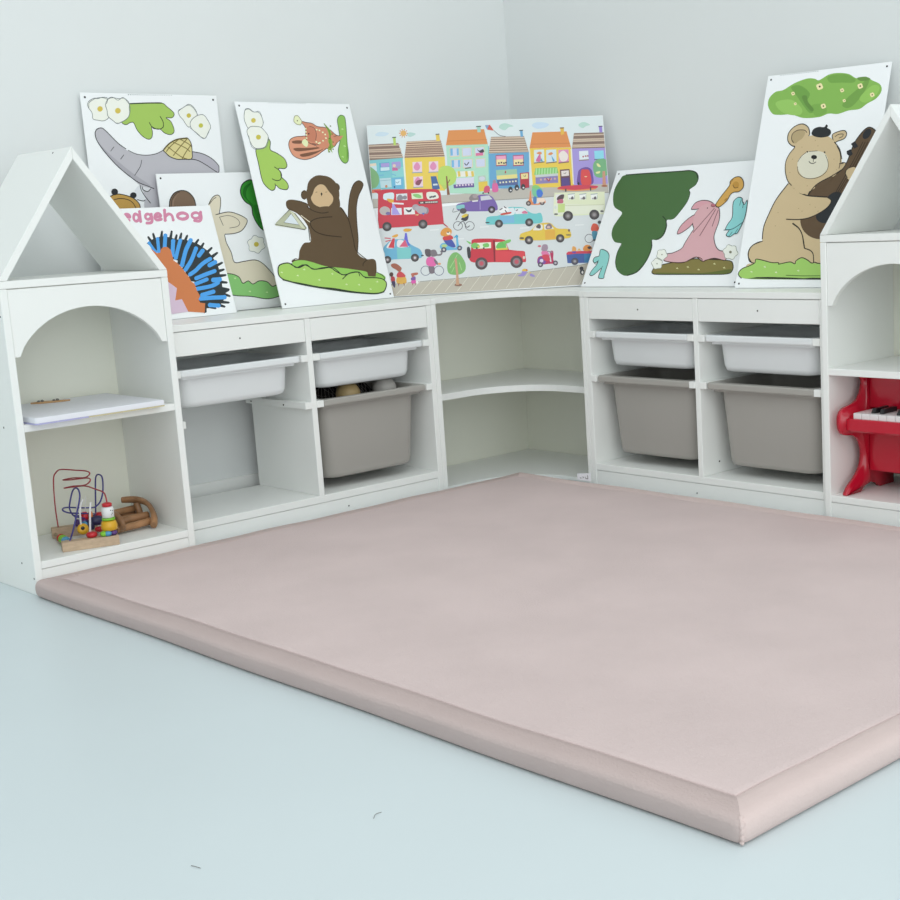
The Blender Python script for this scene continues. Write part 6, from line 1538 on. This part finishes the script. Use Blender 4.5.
# clown stack at the end of the red wire
k0 = (.1095, .010)
def stack(prof, m, name, a=k0[0], b=k0[1]): return obj(name, lathe(bmesh.new(), prof, tf(a, b, 0), (0, 0, 1), 18), m, bmz)
stack([(0.0064, .091), (0.0110, .0915), (0.0114, .098), (0.0075, .100)], 'redp', 'clown_hat')
hd = stack([(0.0104, .0645), (0.0137, .066), (0.0142, .078), (0.0137, .0895), (0.0104, .0908)], 'whitep', 'clown_head')
stack([(0.0104, .0585), (0.0151, .0595), (0.0151, .0635), (0.0104, .0643)], 'green', 'clown_collar')
stack([(0.0116, .0335), (0.0180, .036), (0.0191, .045), (0.0162, .056), (0.0104, .0583)], 'yellow', 'clown_body')
for a, b, m in ((.0945, .000, 'green'), (.1035, -.002, 'blue'), (.1165, .002, 'purple')): obj('clown_foot', ball(bmesh.new(), tf(a, b, .0290), .0088, sz=.75), m, bmz)
bm = bmesh.new()
for a, z, r in ((.1150, .083, .0012), (.1195, .081, .0012), (.118, .0755, .0014), (.1165, .072, .001)):
    b = k0[1]-math.sqrt(max(0, .0139**2-(a-k0[0])**2)); ball(bm, tf(a, b, z), r, u=8, v=6)
obj('clown_face_marks', bm, 'dark', bmz)
# ------------------------------------------------------------------ carved wooden toy
st = thing('carved_stool', 'small carved brown wooden toy stool tipped on its side behind the bead maze', 'toy stool', (1.20, -.09, .0760))
sp = lambda q: Vector(q)+Vector((.018, .019, .001))-st.location
def rod(name, pts, r): return obj(name, tube(bmesh.new(), [sp(q) for q in spline(pts, 6)], r, 10), 'walnut', st)
arch = [(1.190, -.170, .1375), (1.1704, -.155, .1372), (1.1557, -.135, .1340), (1.1515, -.110, .1265), (1.1530, -.090, .1160), (1.1590, -.070, .1020), (1.1680, -.056, .0900), (1.1730, -.050, .0850)]
ar = spline(arch, 5); bm = bmesh.new(); rings = []
for i, c in enumerate(ar):
    T_ = (ar[min(i+1, len(ar)-1)]-ar[max(i-1, 0)]).normalized(); X = Vector((.55, .8, .25)); X = (X-T_*X.dot(T_)).normalized(); Y = T_.cross(X)
    t = i/(len(ar)-1); hw = .0105+.004*math.sin(t*PI); hh = .0075+.0015*math.sin(t*9)
    rings.append([sp(c+X*hw*math.cos(a)+Y*hh*math.sin(a)) for a in [2*PI*k/10 for k in range(10)]])
V = [[bm.verts.new(q) for q in r] for r in rings]
for A, B in zip(V, V[1:]):
    for k in range(10): bm.faces.new((A[k], A[(k+1) % 10], B[(k+1) % 10], B[k])).smooth = True
bm.faces.new(V[0][::-1]); bm.faces.new(V[-1]); obj('curved_rail', bm, 'walnut', st)
rod('post', [(1.166, -.142, .130), (1.1640, -.138, .1134), (1.165, -.128, .098)], .0082)
rod('stretcher', [(1.158, -.150, .102), (1.166, -.105, .0935), (1.168, -.066, .0915)], .0080)
rod('leg', [(1.255, -.150, .1065), (1.215, -.154, .1120), (1.164, -.158, .1135)], .0088)
rod('leg', [(1.250, -.158, .0920), (1.211, -.160, .0948), (1.163, -.163, .1000)], .0075)
rod('leg', [(1.250, -.098, .0985), (1.203, -.100, .1005), (1.160, -.100, .1010)], .0108)
rod('leg', [(1.262, -.066, .0890), (1.219, -.070, .0893), (1.172, -.075, .0910)], .0092)
bm = bmesh.new()
loft(bm, [[(sp((1.2460+.009*h+.002*math.sin(3*a), -.098+.058*math.cos(a)*s, .1035+.0265*math.sin(a)*s))) for a in [2*PI*k/20 for k in range(20)]] for h, s in ((0, .86), (.25, 1), (1.1, 1), (1.4, .88))], lambda *q: Vector(q))
obj('seat', bm, 'walnut', st)
# ------------------------------------------------------------------ paper tag at the foot of the corner shelf
tg = thing('paper_tag', 'tiny white printed paper tag at the foot of the corner shelf right panel', 'tag', (.068, .338, .0402))
gf = lambda x, y, z: Vector((x, y, z))-tg.location
obj('card', prism(bmesh.new(), [(.3125, .0402), (.3640, .0402), (.3660, .0640), (.3130, .0580)], .0668, .0690, lambda p, q, h: gf(h, p, q), .0003), 'card', tg)
bm = bmesh.new()
for p, q, w, h in ((.323, .0455, .007, .0020), (.335, .0460, .0018, .0060), (.3375, .0490, .004, .0014), (.347, .0460, .009, .0018), (.3545, .0460, .0020, .0110), (.346, .0460, .0016, .006)): box(bm, (.0690, p, q), (.0693, p+w, q+h), 0, gf)
obj('printed_marks', bm, 'screw', tg)
# ------------------------------------------------------------------ lint on the floor
for pts, lb in (([(1.757, 1.640, .0008), (1.748, 1.632, .0012), (1.738, 1.632, .0008)], 'short dark thread lying on the pale floor in front of the mat'), ([(1.990, 1.570, .0008), (1.9885, 1.577, .0012), (1.986, 1.586, .0008)], 'tiny dark fluff lying on the floor near the photo\'s bottom edge')):
    c = Vector(pts[1]); o = obj('floor_lint', tube(bmesh.new(), [Vector(q)-c for q in spline(pts, 4)], .0004, 5), 'grey', loc=(c.x, c.y, c.z)); tag(o, lb, 'lint')
# ------------------------------------------------------------------ picture boards
ARTCOL = [[min(.92, c*INK_GAIN) for c in srgb(h)]+[1] for h in ART_COLOURS]
def clip(P, w, h):
    for ax, lim, s in ((0, .0015, 1), (0, w-.0015, -1), (1, .0015, 1), (1, h-.0015, -1)):
        Q = []
        for i in range(len(P)):
            a, b = P[i-1], P[i]; da, db = (a[ax]-lim)*s, (b[ax]-lim)*s
            if (da >= 0) != (db >= 0):
                t = da/(da-db); Q.append((a[0]+(b[0]-a[0])*t, a[1]+(b[1]-a[1])*t))
            if db >= 0: Q.append(b)
        P = Q
        if len(P) < 3: return []
    return P
def artwork(name, w, h):
    """flat printed shapes in board coordinates, one thin ink film above another"""
    V, F, K, done = [], [], [], []
    def add(P, ci, lay):
        P = clip(P, w, h)
        if len(P) < 3: return
        i = len(V); z = .00010+.00006*lay
        ar = sum(P[k-1][0]*P[k][1]-P[k][0]*P[k-1][1] for k in range(len(P)))
        if ar < 0: P = P[::-1]
        V.extend((x, y, z) for x, y in P); F.append(list(range(i, i+len(P)))); K.append(ci)
    for ci, sm, wd, s in ART[name]:
        q = [int(t)*1e-4 for t in s.split()]; P = list(zip(q[::2], q[1::2]))
        if wd == 0:
            if sm and len(P) > 3: P = [(v.x, v.y) for v in spline([(x, y, 0) for x, y in P], 5, True)]
            parts = [P]
        else:
            if sm & 1 and len(P) > 2: P = [(v.x, v.y) for v in spline([(x, y, 0) for x, y in P], 5, bool(sm & 2))]
            cl = bool(sm & 2); hw = wd*.5e-4; n = len(P); L = []
            for i in range(n):
                a = P[i-1] if (i or cl) else P[i]; b = P[(i+1) % n] if (i < n-1 or cl) else P[i]
                dx, dy = b[0]-a[0], b[1]-a[1]; l = math.hypot(dx, dy) or 1; L.append((-dy/l*hw, dx/l*hw))
            parts = []
            for i in range(n if cl else n-1):
                j = (i+1) % n; parts.append([(P[i][0]+L[i][0], P[i][1]+L[i][1]), (P[j][0]+L[j][0], P[j][1]+L[j][1]), (P[j][0]-L[j][0], P[j][1]-L[j][1]), (P[i][0]-L[i][0], P[i][1]-L[i][1])])
        xs = [p[0] for pp in parts for p in pp]; ys = [p[1] for pp in parts for p in pp]; bb = (min(xs), max(xs), min(ys), max(ys))
        lay = 1+max([l for l, b in done if b[0] < bb[1] and b[1] > bb[0] and b[2] < bb[3] and b[3] > bb[2]], default=-1)
        done.append((lay, bb))
        for pp in parts: add(pp, ci, lay)
    me = bpy.data.meshes.new('printed_picture'); me.from_pydata(V, [], F)
    at_ = me.color_attributes.new('ink', 'FLOAT_COLOR', 'CORNER'); li = 0
    for f, ci in zip(F, K):
        for _ in f: at_.data[li].color = ARTCOL[ci]; li += 1
    return me
def board(key, fit, th, label, cat, holes, name='picture_board', paper='board'):
    bx, by, yaw, lean, w, h = fit
    root = thing(name, label, cat, (0, 0, 0), 'leaning picture boards')
    e = Vector((math.cos(yaw), math.sin(yaw), 0)); back = Vector((-e.y, e.x, 0)); up = back*math.sin(lean)+Vector((0, 0, math.cos(lean))); n = e.cross(up)
    o = Vector((bx, by, HT+th*math.sin(lean)+.0006))-e*w/2
    root.matrix_world = Matrix(((e.x, up.x, n.x, o.x), (e.y, up.y, n.y, o.y), (e.z, up.z, n.z, o.z), (0, 0, 0, 1)))
    I = lambda x, y, z: Vector((x, y, z))
    bm = bmesh.new(); box(bm, (0, 0, -th), (w, h, 0), min(.0006, th*.2), I); obj('panel', bm, paper, root)
    obj('printed_picture', artwork(key, w, h), 'ink', root)
    m = .0115
    for q in holes:
        x, y = {'tl': (m, h-m), 'tr': (w-m, h-m), 'bl': (m, m), 'br': (w-m, m)}[q]
        obj('corner_hole', lathe(bmesh.new(), [(.0028, -.0004), (.0028, .0002), (.0020, .0003)], (x, y, 0), (0, 0, 1), 10), 'dark', root)
    return root
FIT = {'monkey': (0.4669, -0.2054, 3.1704, 0.2442, 0.389, 0.5824), 'bear': (-0.1368, 0.9387, 1.6734, 0.341, 0.3646, 0.5843), 'rabbit': (-0.1584, 0.4353, 1.6117, 0.5079, 0.5761, 0.3826), 'eleph': (0.9077, -0.3382, 3.1479, 0.0191, 0.3881, 0.5817), 'sheep': (0.6376, -0.312, 3.1665, 0.0604, 0.58, 0.3759), 'hedge': (0.9591, -0.2119, 3.2282, 0.2582, 0.345, 0.2976), 'city': (0.0136, -0.0367, 2.4973, 0.227, 0.7099, 0.5154)}
board('elephant', FIT['eleph'], .004, 'tall white board printed with a grey elephant, hindmost at the left', 'picture board', ('tl', 'tr', 'bl', 'br'))
board('sheep', FIT['sheep'], .004, 'wide white board printed with a cream long-eared animal, between hedgehog and monkey boards', 'picture board', ('tl', 'tr', 'bl', 'br'))
board('hedgehog', FIT['hedge'], .003, 'white sheet lettered hedgehog in pink with a blue and black spiny hedgehog', 'picture board', ())
board('monkey', FIT['monkey'], .004, 'tall white board printed with a brown monkey holding a triangle', 'picture board', ('tl', 'tr', 'bl', 'br'))
board('city', FIT['city'], .008, 'large busy street picture with houses, red bus and cars leaning in the corner', 'picture', (), 'street_picture', 'board')
board('rabbit', FIT['rabbit'], .004, 'wide white board printed with a dark green tree and a pink rabbit', 'picture board', ('tl', 'tr', 'bl', 'br'))
board('bear', FIT['bear'], .004, 'tall white board printed with a tan bear playing a guitar under a green bush', 'picture board', ('tl', 'tr', 'bl', 'br'))
# ------------------------------------------------------------------ light and camera
def area(name, loc, target, sx, sy, power, col):
    l = bpy.data.lights.new(name, 'AREA'); l.shape = 'RECTANGLE'; l.size = sx; l.size_y = sy; l.energy = power; l.color = col
    o = bpy.data.objects.new(name, l); C.objects.link(o); o.location = loc
    o.rotation_euler = (Vector(target)-Vector(loc)).to_track_quat('-Z', 'Y').to_euler(); return o
area('ceiling_softbox', (1.8, 2.5, 2.4), (.4, .7, .2), 1.8, 1.8, 12, (.97, 1.0, .99))
area('front_fill', (2.6, 4.6, 1.2), (.0, .5, .4), 3.0, 2.2, 30, (.96, 1.0, 1.0))  # added fill light behind the camera, brightens the shelf interiors
# soft surroundings: gradient added to dim the ambient on the left-facing sides
w = bpy.data.worlds.new('world'); bpy.context.scene.world = w; w.use_nodes = True
nt = w.node_tree; bg = nt.nodes['Background']; bg.inputs[0].default_value = (.94, 1.0, 1.015, 1)
tc = nt.nodes.new('ShaderNodeTexCoord'); dp = nt.nodes.new('ShaderNodeVectorMath'); dp.operation = 'DOT_PRODUCT'
dp.inputs[1].default_value = (-.22, .78, .42); nt.links.new(tc.outputs['Generated'], dp.inputs[0])
mr = nt.nodes.new('ShaderNodeMapRange'); mr.inputs['From Min'].default_value = -.6; mr.inputs['From Max'].default_value = .9
mr.inputs['To Min'].default_value = .72*(1-.33); mr.inputs['To Max'].default_value = .72*(1+.33)
nt.links.new(dp.outputs['Value'], mr.inputs['Value']); nt.links.new(mr.outputs[0], bg.inputs[1])
cam = bpy.data.cameras.new('camera'); co = bpy.data.objects.new('camera', cam); C.objects.link(co)
cam.sensor_width = 36; cam.sensor_fit = 'HORIZONTAL'; cam.lens = 1392.5954/900*36
cam.shift_x = -(590.982-450)/900; cam.shift_y = (464.3529-450)/900; cam.clip_start = .05
co.matrix_world = Matrix(((-0.706745, -0.162380, 0.688581, 2.76517), (0.705601, -0.091118, 0.702727, 3.12250), (-0.051367, 0.982512, 0.178973, 0.79071), (0, 0, 0, 1)))
bpy.context.scene.camera = co
vs = bpy.context.scene.view_settings; vs.view_transform = 'Standard'; vs.look = 'None'; vs.gamma = 1; vs.exposure = .12; vs.use_curve_mapping = False
